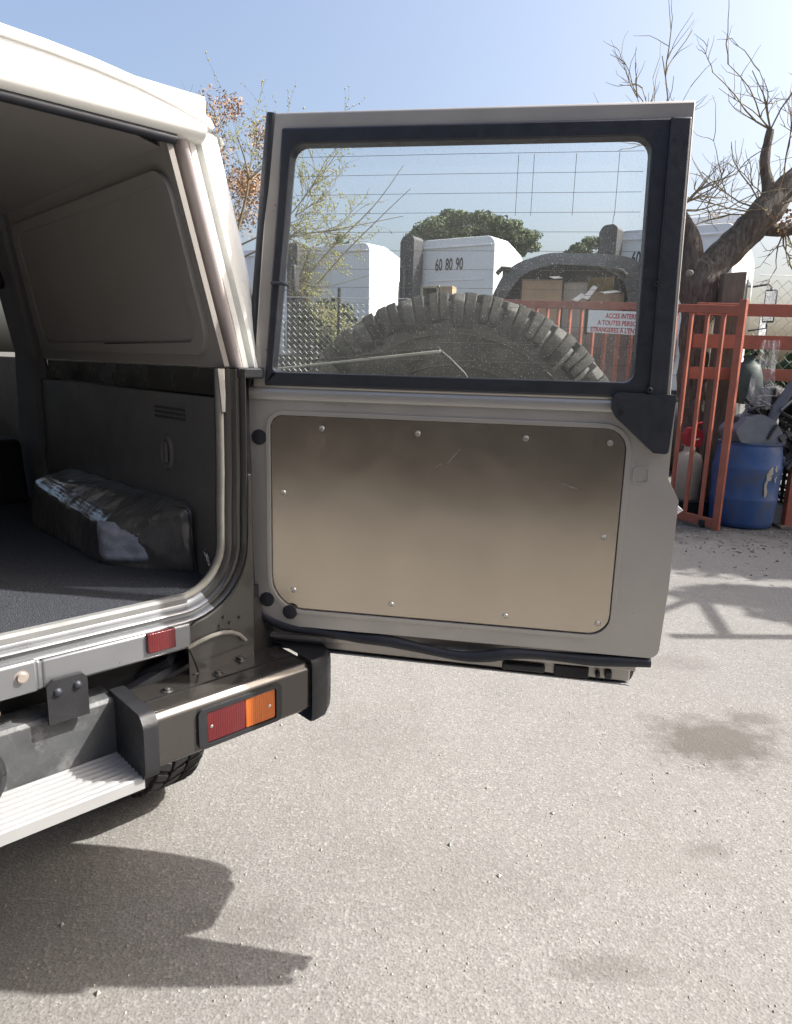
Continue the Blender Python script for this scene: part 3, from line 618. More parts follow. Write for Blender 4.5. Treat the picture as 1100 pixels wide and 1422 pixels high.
rg = MB(); rg.tube([(-.062,.060,.955),(-.066,.085,1.0),(-.064,.10,1.005)], .005, 8); rg.tube([(-.075,.055,.957),(-.055,.070,.957)], .008, 8); rg.build('lashing_bracket', STEEL, car)
# left side wall of the vehicle, mostly outside the picture
lw = MB(); lw.box(-1.47,-1.38,.0,3.2,.62,1.424); lw.build('left_side_panel', PAINT, car, .01)
lw = MB(); lw.plate([(-.02,1.424),(3.1,1.424),(3.0,1.90),(-.02,1.90)], [], lambda y,z: (-1.40-ux(z),y,z), lambda y,z: (-1.47-ux(z),y,z)); lw.build('left_upper_shell', WHITE_SHELL, car, .005)
fb = MB(); fb.box(-1.38,.02,3.1,3.14,.62,1.42); fb.build('front_bulkhead', DARK_METAL, car)
# ---- bumper, lamp, step
bo = rpoly([(-.010,.655),(-.146,.655),(-.146,.758),(-.134,.771),(-.010,.772)], [.004,.012,.012,.010,.004])
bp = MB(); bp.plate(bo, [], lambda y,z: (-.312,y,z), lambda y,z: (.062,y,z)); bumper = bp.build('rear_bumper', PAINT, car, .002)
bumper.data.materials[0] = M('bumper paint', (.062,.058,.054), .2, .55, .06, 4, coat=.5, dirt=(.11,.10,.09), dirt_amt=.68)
sq = rpoly([(.005,.640),(-.158,.640),(-.158,.760),(-.142,.780),(.005,.780)], [.006,.03,.02,.02,.006])
MB().plate(sq, [], lambda y,z: (-.338+.0*z,y,z), lambda y,z: (-.308,y,z)).build('bumper_end_plate', BLACK_BUMPER, bumper, .007, 3)
pr = [(-.155,.060),(-.158,.068),(-.152,.105),(-.128,.135),(-.09,.150),(.03,.152)]
ec = MB(); zz = [(.628,.94),(.640,.985),(.66,1.0),(.75,1.0),(.770,.985),(.780,.93)]
ec.sweep(zz, pr, lambda i,p,q: ((q[1]-.06)*p[1]+.06, q[0]*(.5+.5*p[1]), p[0]))
ec.add([((q[1]-.06)*.93+.06, q[0]*.965, .780) for q in pr]+[(.06,.03,.780)], [tuple(range(len(pr)+1))])
ec.add([((q[1]-.06)*.94+.06, q[0]*.97, .628) for q in pr]+[(.06,.03,.628)], [tuple(range(len(pr)+1))])
ec.build('bumper_end_cap', BLACK_BUMPER, bumper, .003, smooth=60)
lf = rpoly([(-.222,.664),(-.022,.664),(-.022,.752),(-.222,.752)], .012); li = rpoly([(-.203,.673),(-.036,.673),(-.036,.743),(-.203,.743)], .004)
MB().plate(lf, [li], D3(-.153), D3(-.140)).build('lamp_rim', BLACK_BUMPER, bumper, .004, 3)
MB().box(-.202,-.113,-.150,-.140,.674,.742).build('red_lens', RED_LENS, bumper, .002)
MB().box(-.112,-.037,-.150,-.140,.674,.742).build('amber_lens', AMBER_LENS, bumper, .002)
for (x, z) in ((-.192,.708),(-.052,.706)):
    s = MB(); s.lathe([(0,-.0012),(.002,-.001),(.0035,.0)], 12, 'y'); o_ = s.build('lens_screw', CHROME_SCREW, bumper); o_.location = (x,-.1505,z)
for (x, y) in ((-.245,-.065),(-.125,-.06),(-.16,-.02),(-.05,-.03)):
    s = MB(); s.lathe([(.013,0),(.013,.002),(.008,.0025),(.008,.007),(.006,.008),(0,.008)], 6 if x > -.1 else 10); o_ = s.build('bumper_bolt', PAINT, bumper, .0008); o_.location = (x, y, .7715)
gv = MB(); gv.box(-.30,.05,-.084,-.080,.7722,.7730); gv.build('top_crease', BLACK_BUMPER, bumper)
bmv = MB(); bmv.plate(rpoly([(-.022,.652),(-.022,.762),(-.016,.770),(.045,.773),(.045,.652)], [0,.004,.004,.004,0]), [], lambda y,z: (-1.15,y,z), lambda y,z: (-.337,y,z)); bmv.build('bumper_beam', BEAM, bumper, .002)
# ribbed step
pf = [(-.143,.625),(-.143,.648)]
for k in range(8):
    y0 = -.141+k*.0166; pf += [(y0+.001,.650),(y0+.0085,.650),(y0+.0100,.6440),(y0+.0152,.6440)]
pf += [(-.004,.650),(-.004,.625)]
stp = MB(); stp.sweep([-1.10,-.8,-.5,-.334], pf, lambda i,p,q: (p,q[0],q[1])); k = len(pf)
stp.add([(-.334,q[0],q[1]) for q in pf], [tuple(range(k))]); stp.add([(-1.10,q[0],q[1]) for q in pf], [tuple(range(k-1,-1,-1))])
stp.build('bumper_step', ALU_STEP, bumper, smooth=30)
# shackle at the beam, mounting plate, reflector
sh = MB(); sh.tube([(-.585+.026*math.cos(q),-.048,.705+.045*math.sin(q)) for q in [2*math.pi*k/20 for k in range(21)]], .012, 10, False); sh.tube([(-.585,-.02,.705),(-.585,-.05,.705)], .012, 10); sh.build('towing_eye', BLACK_BUMPER, bumper)
mp = rpoly([(-.468,.765),(-.468,.842),(-.455,.852),(-.402,.852),(-.394,.842),(-.394,.765)], [0,.006,.006,.006,.006,0])
MB().plate(mp, [], D3(-.045), D3(-.036)).build('mounting_bracket', BLACK_BUMPER, bumper, .002)
for (x, z) in ((-.449,.827),(-.413,.831)):
    s = MB(); s.lathe([(0,-.006),(.004,-.006),(.007,-.004),(.009,0)], 8, 'y'); o_ = s.build('bracket_bolt', BLACK_TRIM, bumper); o_.location = (x,-.045,z)
rl = MB(); rl.box(-.270,-.209,-.041,-.030,.851,.893); rl.build('red_reflector', RED_LENS, car, .002)
s = MB(); s.lathe([(0,-.010),(.008,-.010),(.010,-.004),(.016,-.003),(.017,0)], 12, 'y'); o_ = s.build('sill_bolt', M('worn bolt', (.35,.31,.28), .5, .5), car); o_.location = (-.506,-.034,.872)
s = MB()
for k in range(4): s.tube([(-.566+.014*math.cos(q),-.044+.010*math.sin(q),.80+.022*k+.003*q) for q in [2*math.pi*j/12 for j in range(13)]], .006, 8, False)
s.build('rusty_spring', RUSTY, car)
# underbody
ub = MB(); ub.box(-.42,-.30,.10,2.8,.66,.80); ub.box(-1.05,-.93,.10,2.8,.66,.80); ub.box(-1.1,-.1,.06,.16,.70,.80); ub.build('chassis_rails', DARK_METAL, car, .01)
ub = MB(); ub.tube([(-1.35,.86,.42),(-.03,.86,.42)], .055, 14); ub.lathe([(0,-.14),(.08,-.13),(.15,-.05),(.15,.05),(.08,.13),(0,.14)], 18, 'y', (-.6,.86,.42)); ub.build('rear_axle', DARK_METAL, car)
ub = MB(); ub.box(-.12,.07,.10,.42,.60,.84); ub.build('mud_flap_liner', DARK_METAL, car, .01)
ub = MB(); ub.tube([(-.25,.06,.76),(-.20,.02,.795),(-.16,.05,.83)], .012, 8); ub.tube([(-.30,.03,.74),(-.05,.05,.80)], .02, 8); ub.build('brake_hose', RUBBER, car)
# ================================================================== background
# ---- sliding gate leaf, local x to the right end, y away from the yard
gate = empty('gate_leaf', (2.985, 6.304, 0), math.atan2(-.771, .636))
tag(gate, 'orange red steel gate leaf with vertical bars standing before the tree', 'gate')
GL = -3.1
def gz(x): return 2.0-.066*x
def gb(x): return .012-.125*x if x > -.9 else .1245
rl = MB(); rl.hexa([(GL,-.02,gz(GL)-.078),(-.055,-.02,gz(-.055)-.072),(-.055,.02,gz(-.055)-.072),(GL,.02,gz(GL)-.078),(GL,-.02,gz(GL)),(-.055,-.02,gz(-.055)),(-.055,.02,gz(-.055)),(GL,.02,gz(GL))]); rl.build('top_rail', ORANGE, gate, .004)
rl = MB(); rl.hexa([(GL,-.02,.20),(-.06,-.02,.018),(-.06,.02,.018),(GL,.02,.20),(GL,-.02,.28),(-.06,-.02,.098),(-.06,.02,.098),(GL,.02,.28)]); rl.build('bottom_rail', ORANGE, gate, .004)
s = MB(); s.box(-.062,.0,-.022,.022,.0,2.055); s.build('end_stile', ORANGE, gate, .004)
s = MB(); s.box(GL-.06,GL,-.022,.022,.12,gz(GL)+.03); s.build('end_stile', ORANGE, gate, .004)
for k in range(19):
    x = -.192-.1525*k
    if x < GL+.05: break
    s = MB(); s.box(x-.0155,x+.0155,-.0155,.0155,.09-.062*x,gz(x)-.074); s.build('bar', ORANGE, gate, .002)
wh = MB(); wh.lathe([(0,-.02),(.03,-.02),(.035,-.012),(.035,.012),(.03,.02),(0,.02)], 16, 'y', (-.16,0,.036)); wh.box(-.19,-.13,-.028,.028,.03,.075); wh.build('caster', DARK_METAL, gate, .003)
# ---- sign hung on the gate
sg = empty('warning_sign', (2.985, 6.304, 0), math.atan2(-.771, .636))
tag(sg, 'white no-entry notice with red French lettering on the gate bars', 'sign')
b_ = MB(); b_.hexa([(-1.612,-.032,1.800),(-.80,-.032,1.748),(-.80,-.024,1.748),(-1.612,-.024,1.800),(-1.612,-.032,2.022),(-.80,-.032,1.970),(-.80,-.024,1.970),(-1.612,-.024,2.022)]); b_.build('board', SIGN_WHITE, sg, .002)
for k, (tx, x0, z0, sz, wtxt) in enumerate((('ACCES INTERDIT', -1.40, 1.936, .068, .42), ('A TOUTES PERSONNES', -1.49, 1.874, .066, .60), ("ETRANGERES A L'ENTREPRISE", -1.57, 1.810, .066, .74))):
    me = text_mesh(tx, sz); w0 = max(v.co.x for v in me.vertices); me.transform(Matrix.Scale(wtxt/w0, 4, Vector((1,0,0))))
    me.materials.append(SIGN_RED); o_ = bpy.data.objects.new('lettering', me); sc.collection.objects.link(o_); o_.parent = sg
    o_.location = (x0, -.0335, z0); o_.rotation_euler = (R(90), math.atan(.064), 0)
# ---- fixed fence with three rails to the right of the gate
fx = empty('rail_fence', (3.1, 6.95, 0), R(-4)); tag(fx, 'red brown fence of broad horizontal rails behind the blue barrel', 'fence')
for (z0, z1) in ((1.96,2.075),(1.655,1.785),(1.36,1.475)):
    s = MB(); s.box(-.28,3.2,-.02,.02,z0,z1); s.build('rail', ORANGE, fx, .004)
s = MB(); s.box(3.0,3.08,-.05,.05,0,2.2); s.build('fence_post', ORANGE, fx, .004)
# post of the right-hand leaf, leaning in front
s = empty('gate_post', (3.72, 6.52, 0), 0); tag(s, 'brown steel upright with foot plate right of the blue barrel', 'post')
p_ = MB(); p_.box(-.035,.035,-.035,.035,.0,1.32); p_.build('upright', ORANGE, s, .004); p_ = MB(); p_.box(-.10,.10,-.09,.09,.0,.03); p_.build('foot_plate', RUSTY, s, .004)
# ---- chain link
def chain(name, a, b, z0, z1, cell, r, label, posts):
    a, b = Vector(a), Vector(b); L = (b-a).length; t = (b-a)/L; root = empty(name, (a.x,a.y,0), math.atan2(t.y,t.x)); tag(root, label, 'fence', 'chain link fences of the yard')
    mb = MB(); nz = int((z1-z0)/(cell/2)); nx = int(L/(cell/2))
    for i in range(nx):
        pts = [((i+((j+i) % 2))*cell/2, .003*(-1)**j, z0+j*cell/2) for j in range(nz+1)]
        mb.tube(pts, r, 3, False)
    mb.build('wire_mesh', WIRE, root, smooth=0, recalc=False)['kind'] = 'stuff'
    for x in posts:
        p_ = MB(); p_.tube([(x,.02,0),(x,.02,z1+.12)], .022, 10); p_.build('post', DARK_METAL, root)
    w_ = MB(); w_.tube([(0,0,z1),(L,0,z1)], .004, 5); w_.build('tension_wire', WIRE, root)
chain('chain_link_fence', (-3.4,9.6,0), (1.3,9.0,0), .05, 2.22, 0.075, .0022, 'chain link fence with thin dark post in front of the parked silver car', (.3,2.62,4.6))
chain('chain_link_fence', (3.42,7.05,0), (6.5,6.8,0), .05, 2.35, .11, .0028, 'wide mesh chain link fence behind the red brown rails', (2.9,))
# ---- trunk and limbs of the pollarded tree
def limb(name, pts, rad, parent, mat=BARK, lump=.12, seg=14, sub=6):
    P = [Vector(p) for p in pts]; path = []; rr = []
    for i in range(len(P)-1):
        p0 = P[max(0,i-1)]; p1 = P[i]; p2 = P[i+1]; p3 = P[min(len(P)-1,i+2)]
        for k in range(sub):
            t = k/sub; path.append(.5*((2*p1)+(p2-p0)*t+(2*p0-5*p1+4*p2-p3)*t*t+(3*p1-p0-3*p2+p3)*t**3)); rr.append(rad[i]+(rad[i+1]-rad[i])*t)
    path.append(P[-1]); rr.append(rad[-1])
    mb = MB(); mb.tube(path, rr, seg)
    o = [] 
    for idx, v in enumerate(mb.v):
        c = path[min(idx//seg, len(path)-1)]; d = Vector(v)-c
        d *= 1+lump*(noise.noise(Vector(v)*4)+.6*noise.noise(Vector(v)*11)); o.append(tuple(c+d))
    mb.v = o; return mb.build(name, mat, parent, smooth=80)
def twigs(name, starts, n, length, r0, parent, mat, rng, up=.4, gen=3, buds=None, budmat=None, droop=0):
    mb = MB(); bd = MB(); cnt = 0
    def grow(p, d, L, r, g_):
        k = 5; pts = [p]; q = p.copy(); dd = d.copy()
        for i in range(k):
            dd = (dd+Vector((rng.gauss(0,.16),rng.gauss(0,.16),rng.gauss(0,.16)+up*.06-droop*.05))).normalized(); q = q+dd*L/k; pts.append(q)
        mb.tube(pts, [r*(1-.6*i/k) for i in range(k+1)], 4, False)
        if buds:
            for i in range(1, k+1):
                if rng.random() < buds:
                    c = pts[i]+Vector((rng.gauss(0,.01),rng.gauss(0,.01),rng.gauss(0,.01))); e = rng.uniform(.006,.014)
                    bd.add([c+Vector(v)*e for v in ((1,0,0),(-1,0,0),(0,1,0),(0,-1,0),(0,0,1.4),(0,0,-1.4))], [(0,2,4),(2,1,4),(1,3,4),(3,0,4),(2,0,5),(1,2,5),(3,1,5),(0,3,5)])
        if g_ > 0:
            for i in range(rng.randint(2,4)):
                j = rng.randint(1,k); nd = (dd+Vector((rng.gauss(0,.7),rng.gauss(0,.7),rng.gauss(0,.5)+up*.3))).normalized(); grow(pts[j], nd, L*rng.uniform(.45,.75), r*.6, g_-1)
    for (p, d, L) in starts:
        for _ in range(n):
            grow(Vector(p), (Vector(d)+Vector((rng.gauss(0,.3),rng.gauss(0,.3),rng.gauss(0,.3)))).normalized(), L*rng.uniform(.7,1.15), r0, gen)
    o = mb.build(name, mat, parent, smooth=0, recalc=False)
    if buds: b = bd.build('buds', budmat, parent, smooth=0, recalc=False); b['kind'] = 'stuff'
    return o
TY = 7.35
tree = empty('plane_tree', (3.15, TY, 0)); tag(tree, 'pollarded plane tree with thick grey forked trunk behind the orange gate', 'tree')
def T(px, py, dy=0): return at(px, py, TY+dy)-Vector((3.15, TY, 0))
limb('trunk', [T(960,722),T(962,690),T(965,600),T(965,520),T(970,440),T(972,395),T(976,368),T(980,352)], [.215,.19,.17,.165,.17,.205,.15,.03], tree, lump=.22, seg=20)
limb('limb', [T(963,395),T(960,365),T(962,338),T(952,312),T(938,290),T(922,262),T(915,220)], [.12,.115,.09,.08,.072,.06,.045], tree, lump=.15)
limb('limb', [T(978,395),T(995,365),T(1018,342),T(1040,318),T(1068,290),T(1090,262),T(1130,225)], [.15,.15,.150,.155,.150,.12,.08], tree, lump=.15)
limb('limb', [T(1050,312),T(1080,320),T(1110,316),T(1150,300)], [.09,.055,.05,.04], tree, lump=.2)
limb('limb', [T(1060,300),T(1068,265),T(1062,225),T(1070,180)], [.09,.07,.05,.035], tree, lump=.2)
kn = MB(); kn.lathe([(0,.012),(.020,.012),(.028,.004),(.034,-.03)], 14, 'y'); o_ = kn.build('cut_stub', EDGE_TRIM, tree); o_.location = T(959,379,-.20); o_.rotation_euler = (0,0,R(180))
rng = random.Random(3)
st_ = [(T(1068,290),(.3,-.1,.8),.8),(T(1068,298),(-.7,-.1,.35),.75),(T(1130,225),(.2,0,.9),.8),(T(915,220),(-.3,0,.9),.8),(T(938,290),(.8,-.1,.35),.55),(T(1070,180),(-.3,0,.9),.8),(T(1100,316),(.3,-.1,.4),.5),(T(1090,320),(0,-.2,-.6),.4)]
twigs('twigs', st_, 5, 1, .010, tree, TWIG, rng, .5, 2)
lf_ = MB()
for _ in range(120):
    c = T(1092+rng.gauss(0,14), 306+rng.gauss(0,9), -.15+rng.gauss(0,.12)); e = rng.uniform(.012,.03); n_ = Vector((rng.gauss(0,1),rng.gauss(0,1),rng.gauss(0,1))).normalized(); t_ = n_.orthogonal().normalized(); b2 = n_.cross(t_)
    lf_.add([c+t_*e, c+b2*e*.6, c-t_*e, c-b2*e*.6], [(0,1,2,3)])
lf_.build('dry_leaves', DRYLEAF, tree, smooth=0, recalc=False)['kind'] = 'stuff'
# ---- old wooden post
wp = MB(); c = at(1019,378,7.12)
wp.hexa([(c.x-.11,7.06,0),(c.x+.11,7.06,0),(c.x+.11,7.18,0),(c.x-.11,7.18,0),(c.x-.105,7.06,c.z-.015),(c.x+.105,7.06,c.z+.004),(c.x+.105,7.18,c.z+.004),(c.x-.105,7.18,c.z-.012)])
tag(wp.build('wooden_post', WOOD, None, .008), 'weathered square wooden post standing beside the plane tree trunk', 'post')
# ---- blue barrel
br_ = empty('barrel', (3.335, 6.64, 0)); tag(br_, 'blue plastic barrel with scuffs standing behind the gate leaf end', 'barrel')
q = MB(); q.lathe([(0,.0),(.255,.0),(.275,.02),(.283,.06),(.29,.20),(.300,.27),(.300,.29),(.292,.31),(.30,.45),(.306,.56),(.306,.58),(.296,.60),(.29,.70),(.275,.76),(.27,.775),(.277,.785),(.277,.80),(.262,.80),(.258,.76),(0,.74)], 40); q.build('body', BARREL, br_, smooth=50)
for (a, z, h_, w_) in ((-1.42,.42,.20,.014),(-1.30,.56,.08,.02),(-1.12,.58,.06,.012),(-1.36,.52,.10,.022),(-1.10,.48,.06,.010)):
    vs = []; nn_ = 8
    for k in range(nn_+1):
        t = k/nn_; ww = w_*(.35+.65*math.sin(math.pi*min(1,t*.9+.1)))*(.7+.6*rng.random()); z_ = z+h_*(t-.5); 
        rr_ = .3085
        for sg_ in (-1,1): vs.append((rr_*math.cos(a+sg_*ww/.3+.02*math.sin(t*9)), rr_*math.sin(a+sg_*ww/.3+.02*math.sin(t*9)), z_))
    MB().add(vs, [(2*k,2*k+1,2*k+3,2*k+2) for k in range(nn_)]).build('paint_scuff', BEIGE_PLASTIC, br_, smooth=0)
# ---- grey canister on the barrel
jc = empty('canister', (3.33, 6.56, .79), R(14)); tag(jc, 'blue grey plastic canister lying tilted on top of the blue barrel', 'canister')
pl = rpoly([(-.32,.13),(-.24,.02),(.20,-.02),(.27,.03),(.10,.22),(-.04,.275),(-.20,.24)], .04)
MB().plate(pl, [], D3(-.12), D3(.12)).build('body', GREY_PLASTIC, jc, .02, 3)
q = MB(); q.tube([(-.17,0,.235),(-.13,0,.30),(-.04,0,.31),(.0,0,.26)], .016, 10); q.build('handle', GREY_PLASTIC, jc)
q = MB(); q.lathe([(0,.045),(.03,.045),(.033,0),(.03,0)], 16, 'z', (-.235,0,.205)); q.build('cap', BLACK_PLASTIC, jc)
# ---- beige bottle with red lid, black tray under it
pj_ = at(958,640,6.95)
bb = empty('plastic_drum', (pj_.x, 6.98, .17)); tag(bb, 'tall beige plastic drum behind the gate bars beside the barrel', 'drum')
q = MB(); q.lathe([(0,0),(.12,0),(.135,.02),(.135,.38),(.11,.45),(.06,.48),(.055,.53),(0,.53)], 24); q.build('body', BEIGE_PLASTIC, bb)
q = MB(); q.tube([(-.05,0,.47),(-.05,0,.54),(.05,0,.54),(.05,0,.47)], .012, 8); q.build('carry_handle', BEIGE_PLASTIC, bb)
rc = empty('fuel_can', (pj_.x+.02, 7.0, .70)); rc.scale = (.75,.75,.75); tag(rc, 'small red plastic can perched on the beige drum by the trunk', 'can')
MB().plate(rpoly([(-.10,0),(.09,0),(.12,.16),(.06,.24),(-.07,.25),(-.12,.15)], .03), [], D3(-.08), D3(.08)).build('body', RED_PLASTIC, rc, .012, 3)
q = MB(); q.tube([(.02,0,.24),(.05,0,.30),(.11,0,.31)], .02, 10); q.build('spout', RED_PLASTIC, rc)
q = MB(); q.hexa([(-.05,-.083,.07),(.06,-.083,.10),(.06,-.079,.10),(-.05,-.079,.07),(-.05,-.083,.085),(.06,-.083,.115),(.06,-.079,.115),(-.05,-.079,.085)]); q.build('label_strip', PAPER, rc)
tr_ = empty('crate', (pj_.x+.0, 7.0, 0)); tag(tr_, 'low black plastic tray under the beige drum', 'tray')
q = MB(); q.hexa([(-.20,-.14,0),(.26,-.14,0),(.26,.16,0),(-.20,.16,0),(-.23,-.17,.17),(.29,-.17,.17),(.29,.19,.17),(-.23,.19,.17)]); q.build('tray_body', BLACK_PLASTIC, tr_, .008); q = MB(); q.box(-.245,.305,-.185,.205,.155,.175); q.build('tray_rim', BLACK_PLASTIC, tr_, .005)
# ---- black plastic crates piled right of the barrel
def crate(loc, rz, tilt, label):
    e = empty('crate', loc, R(rz)); e.rotation_euler = (R(tilt), R(tilt*.4), R(rz)); tag(e, label, 'crate', 'black crates in the scrap pile')
    w_, d_, h_ = .30, .20, .26
    for (nx, y) in ((7,-d_),(7,d_)):
        q = MB()
        for k in range(nx+1): x = -w_+2*w_*k/nx; q.box(x-.011,x+.011,y-.008,y+.008,0,h_)
        for z in (.006,.07,.135,.2,h_): q.box(-w_,w_,y-.0095,y+.0095,z-.010,z+.010)
        q.build('lattice_side', BLACK_PLASTIC, e)
    for x in (-w_, w_):
        q = MB()
        for k in range(5): y = -d_+2*d_*k/4; q.box(x-.008,x+.008,y-.01,y+.01,0,h_)
        for z in (.006,.1,.2,h_): q.box(x-.0095,x+.0095,-d_,d_,z-.01,z+.01)
        q.build('lattice_end', BLACK_PLASTIC, e)
    q = MB()
    for k in range(6): x = -w_+2*w_*k/5; q.box(x-.012,x+.012,-d_,d_,-.006,.006)
    for k in range(4): y = -d_+2*d_*k/3; q.box(-w_,w_,y-.012,y+.012,-.0075,.0075)
    q.build('lattice_floor', BLACK_PLASTIC, e)
for a in (((4.02,6.75,.55),6,0,'black lattice crate at mid height of the scrap pile'),((4.08,6.82,.84),-8,6,'black lattice crate topmost on the scrap pile by the barrel'),((4.0,6.74,.27),2,0,'black lattice crate second lowest in the scrap pile'),((4.05,6.78,.0),-4,0,'black lattice crate on the ground under the scrap pile')): crate(*a)
def old_tyre(loc, rot, label):
    q = MB(); q.lathe([(.17,-.08),(.20,-.095),(.26,-.10),(.29,-.085),(.305,-.05),(.308,0),(.305,.05),(.29,.085),(.26,.10),(.20,.095),(.17,.08),(.18,0),(.17,-.08)], 36)
    for k in range(48):
        a = 2*math.pi*k/48
        for sg in (-1, 1):
            vs = []
            for rr_ in (.300, .316):
                for (da, z) in ((-.045,.008),(.045,.008),(.045+.05,.075),(-.045+.05,.075)): vs.append((rr_*math.cos(a+da), rr_*math.sin(a+da), z*sg))
            q.hexa(vs)
    o = empty('discarded_casing', loc); o.rotation_euler = rot; q.build('tyre', TYRE_DARK, o, .003); tag(o, label, 'tyre', 'worn tyres in the scrap pile')
old_tyre((3.72,7.0,1.02), (R(62),R(18),.3), 'worn black tyre propped upright on the scrap behind the barrel')
old_tyre((3.95,7.12,.76), (R(14),R(-8),0), 'worn black tyre lying nearly flat below the propped one')
old_tyre((3.55,7.15,.10), (0,0,0), 'worn black tyre flat on the ground behind the barrel')
old_tyre((3.56,7.14,.30), (R(4),R(3),1), 'worn black tyre second from the ground behind the barrel')
old_tyre((3.57,7.13,.52), (R(-5),R(5),2), 'worn black tyre topping the low stack behind the barrel')
bc = MB(); bc.sweep([k/12 for k in range(13)], [(0,0),(.02,.05),(.05,.11),(.04,.17),(0,.20),(.02,.10)], lambda i,p,q: (3.55+.95*p, 6.86-q[0]*2-.18*math.sin(math.pi*p), .98+q[1]*1.1+.10*math.sin(p*5)-.14*p), True)
tag(bc.build('bumper_cover', BLACK_PLASTIC, None, smooth=50), 'curved black car bumper cover lying across the scrap crates', 'bumper')
rs = random.Random(5)
for k in range(16):
    c = at(rs.uniform(1076,1112), rs.uniform(545,650), rs.uniform(6.50,6.58)); L = rs.uniform(.06,.17); a = rs.uniform(-.9,.9); w_ = rs.uniform(.010,.028)
    q = MB(); q.box(-L,L,-w_*.7,w_*.7,-w_,w_); q.box(L*.2,L*.45,-w_,w_,-w_*2.2,w_*1.4); o_ = q.build('scrap_strip', (BLACK_PLASTIC, DARK_METAL, BLACK_PLASTIC, GREY_PLASTIC)[k % 4], None, .004); o_.location = c; o_.rotation_euler = (rs.uniform(-.5,.5), a, rs.uniform(-.7,.7))
    tag(o_, 'dark scrap strip jumbled in the pile right of the blue barrel', 'scrap', 'scrap strips right of the barrel')
# loose scrap on top
pp = MB(); pp.tube([at(1064,600,6.52),at(1080,565,6.5),at(1108,528,6.45),at(1140,490,6.4)], .045, 14); tag(pp.build('drain_pipe', GREY_PLASTIC), 'thick blue grey pipe leaning against the scrap pile', 'pipe')
for k, (p0, p1, r_, lb) in enumerate(((at(1035,553,6.5),at(1072,598,6.55),.017,'black metal arm sloping down over the blue barrel'),(at(1040,570,6.45),at(1062,564,6.45),.015,'short black bar lying level on the scrap pile'),(at(1066,610,6.45),at(1080,590,6.45),.014,'short grey rod standing in the scrap pile'))):
    q = MB(); q.tube([p0, p0.lerp(p1,.5)+Vector((0,0,.012)), p1], [r_,r_*1.15,r_*.85], 8); tag(q.build('scrap_bar', BLACK_PLASTIC, None, .002), lb, 'bar')
pc = at(1062,548,6.7); e = empty('scrap_casting', (pc.x, pc.y, pc.z-.08)); tag(e, 'lumpy black engine part on top of the scrap pile', 'engine part')
q = MB(); q.box(-.10,.09,-.08,.08,-.02,.08); q.build('housing', BLACK_PLASTIC, e, .012)
for k in range(3): q = MB(); q.lathe([(0,0),(.032,0),(.036,.03),(.03,.07),(0,.07)], 12, 'z', (-.06+.06*k,-.02,.075)); q.build('port', BLACK_PLASTIC, e, .003)
gs_ = at(1038,525,6.78); q = MB(); q.lathe([(0,-.22),(.12,-.22),(.15,-.12),(.14,.02),(.10,.12),(.045,.16),(.06,.20),(0,.20)], 24)
q.v = [tuple(Vector(v)*(1+.18*noise.noise(Vector(v)*9))) for v in q.v]; o_ = q.build('sack', DARK_GREEN, None, smooth=80); o_.location = gs_; tag(o_, 'dark green sack propped behind the gate end stile', 'sack')
fs = MB(); nn_ = 16; vs = []
for i in range(nn_+1):
    for j in range(nn_+1):
        u_, v_ = i/nn_, j/nn_; p = at(1058+u_*24-v_*8, 470, 6.62); z = at(1050,472,6.62).z-.62*v_; vs.append((p.x+.02*noise.noise((u_*4,v_*3,1))-.1*v_*(1-u_), 6.60-.10*v_+.05*noise.noise((u_*5,v_*4,7)), z))
fs.add(vs, [(i*(nn_+1)+j,(i+1)*(nn_+1)+j,(i+1)*(nn_+1)+j+1,i*(nn_+1)+j+1) for i in range(nn_) for j in range(nn_)]); tag(fs.build('plastic_sheet', CLEAR_FILM, None, smooth=80), 'torn clear plastic sheet hanging from the red brown rails', 'sheet')
cbk = MB(); c = ground_at(1085,735); cbk.hexa([(3.60,6.58,0),(4.2,6.50,0),(4.2,6.9,0),(3.60,6.9,0),(3.62,6.60,.20),(4.2,6.52,.22),(4.2,6.9,.22),(3.62,6.9,.20)]); tag(cbk.build('stone_block', STONE, None, .02), 'rough grey concrete block on the ground beside the barrel', 'block')
# debris on the ground below the gate
dm = MB(); rng = random.Random(9)
for _ in range(520):
    x = rng.uniform(2.1,4.2); y = rng.uniform(5.5,6.9) if rng.random() < .8 else rng.uniform(4.6,6); e_ = rng.uniform(.003,.014)*(1 if rng.random()<.93 else 2); a = rng.random()*6.3
    c_, s_ = math.cos(a)*e_, math.sin(a)*e_; asp = rng.uniform(.15,.7); zt = rng.uniform(.003,.014)
    dm.hexa([(x-c_-s_*asp,y-s_+c_*asp,0),(x+c_-s_*asp,y+s_+c_*asp,0),(x+c_+s_*asp,y+s_-c_*asp,0),(x-c_+s_*asp,y-s_-c_*asp,0),(x-c_*.8-s_*asp,y-s_+c_*asp,zt),(x+c_*.9-s_*asp,y+s_+c_*asp,zt*.6),(x+c_+s_*asp,y+s_-c_*asp,zt),(x-c_+s_*asp,y-s_-c_*asp*.8,zt*.7)])
o_ = dm.build('leaf_litter', M('litter and chips', (.22,.19,.155), .9, 0, .5, 12), smooth=0, recalc=False); tag(o_, 'leaf litter and chips scattered under the gate', 'litter', kind='stuff')
gv = MB()
for _ in range(2600):
    y = 1.0+5.2*rng.random()**1.5; x = rng.uniform(-1.1,1.3)*(.6+y*.42)+.1; e_ = rng.uniform(.0015,.0045)*(1 if rng.random()<.97 else 2); c = Vector((x,y,e_*.3))
    gv.add([c+Vector(v)*e_*rng.uniform(.7,1.3) for v in ((1,0,0),(-1,0,0),(0,1,0),(0,-1,0),(0,0,.8),(0,0,-.8))], [(0,2,4),(2,1,4),(1,3,4),(3,0,4),(2,0,5),(1,2,5),(3,1,5),(0,3,5)])
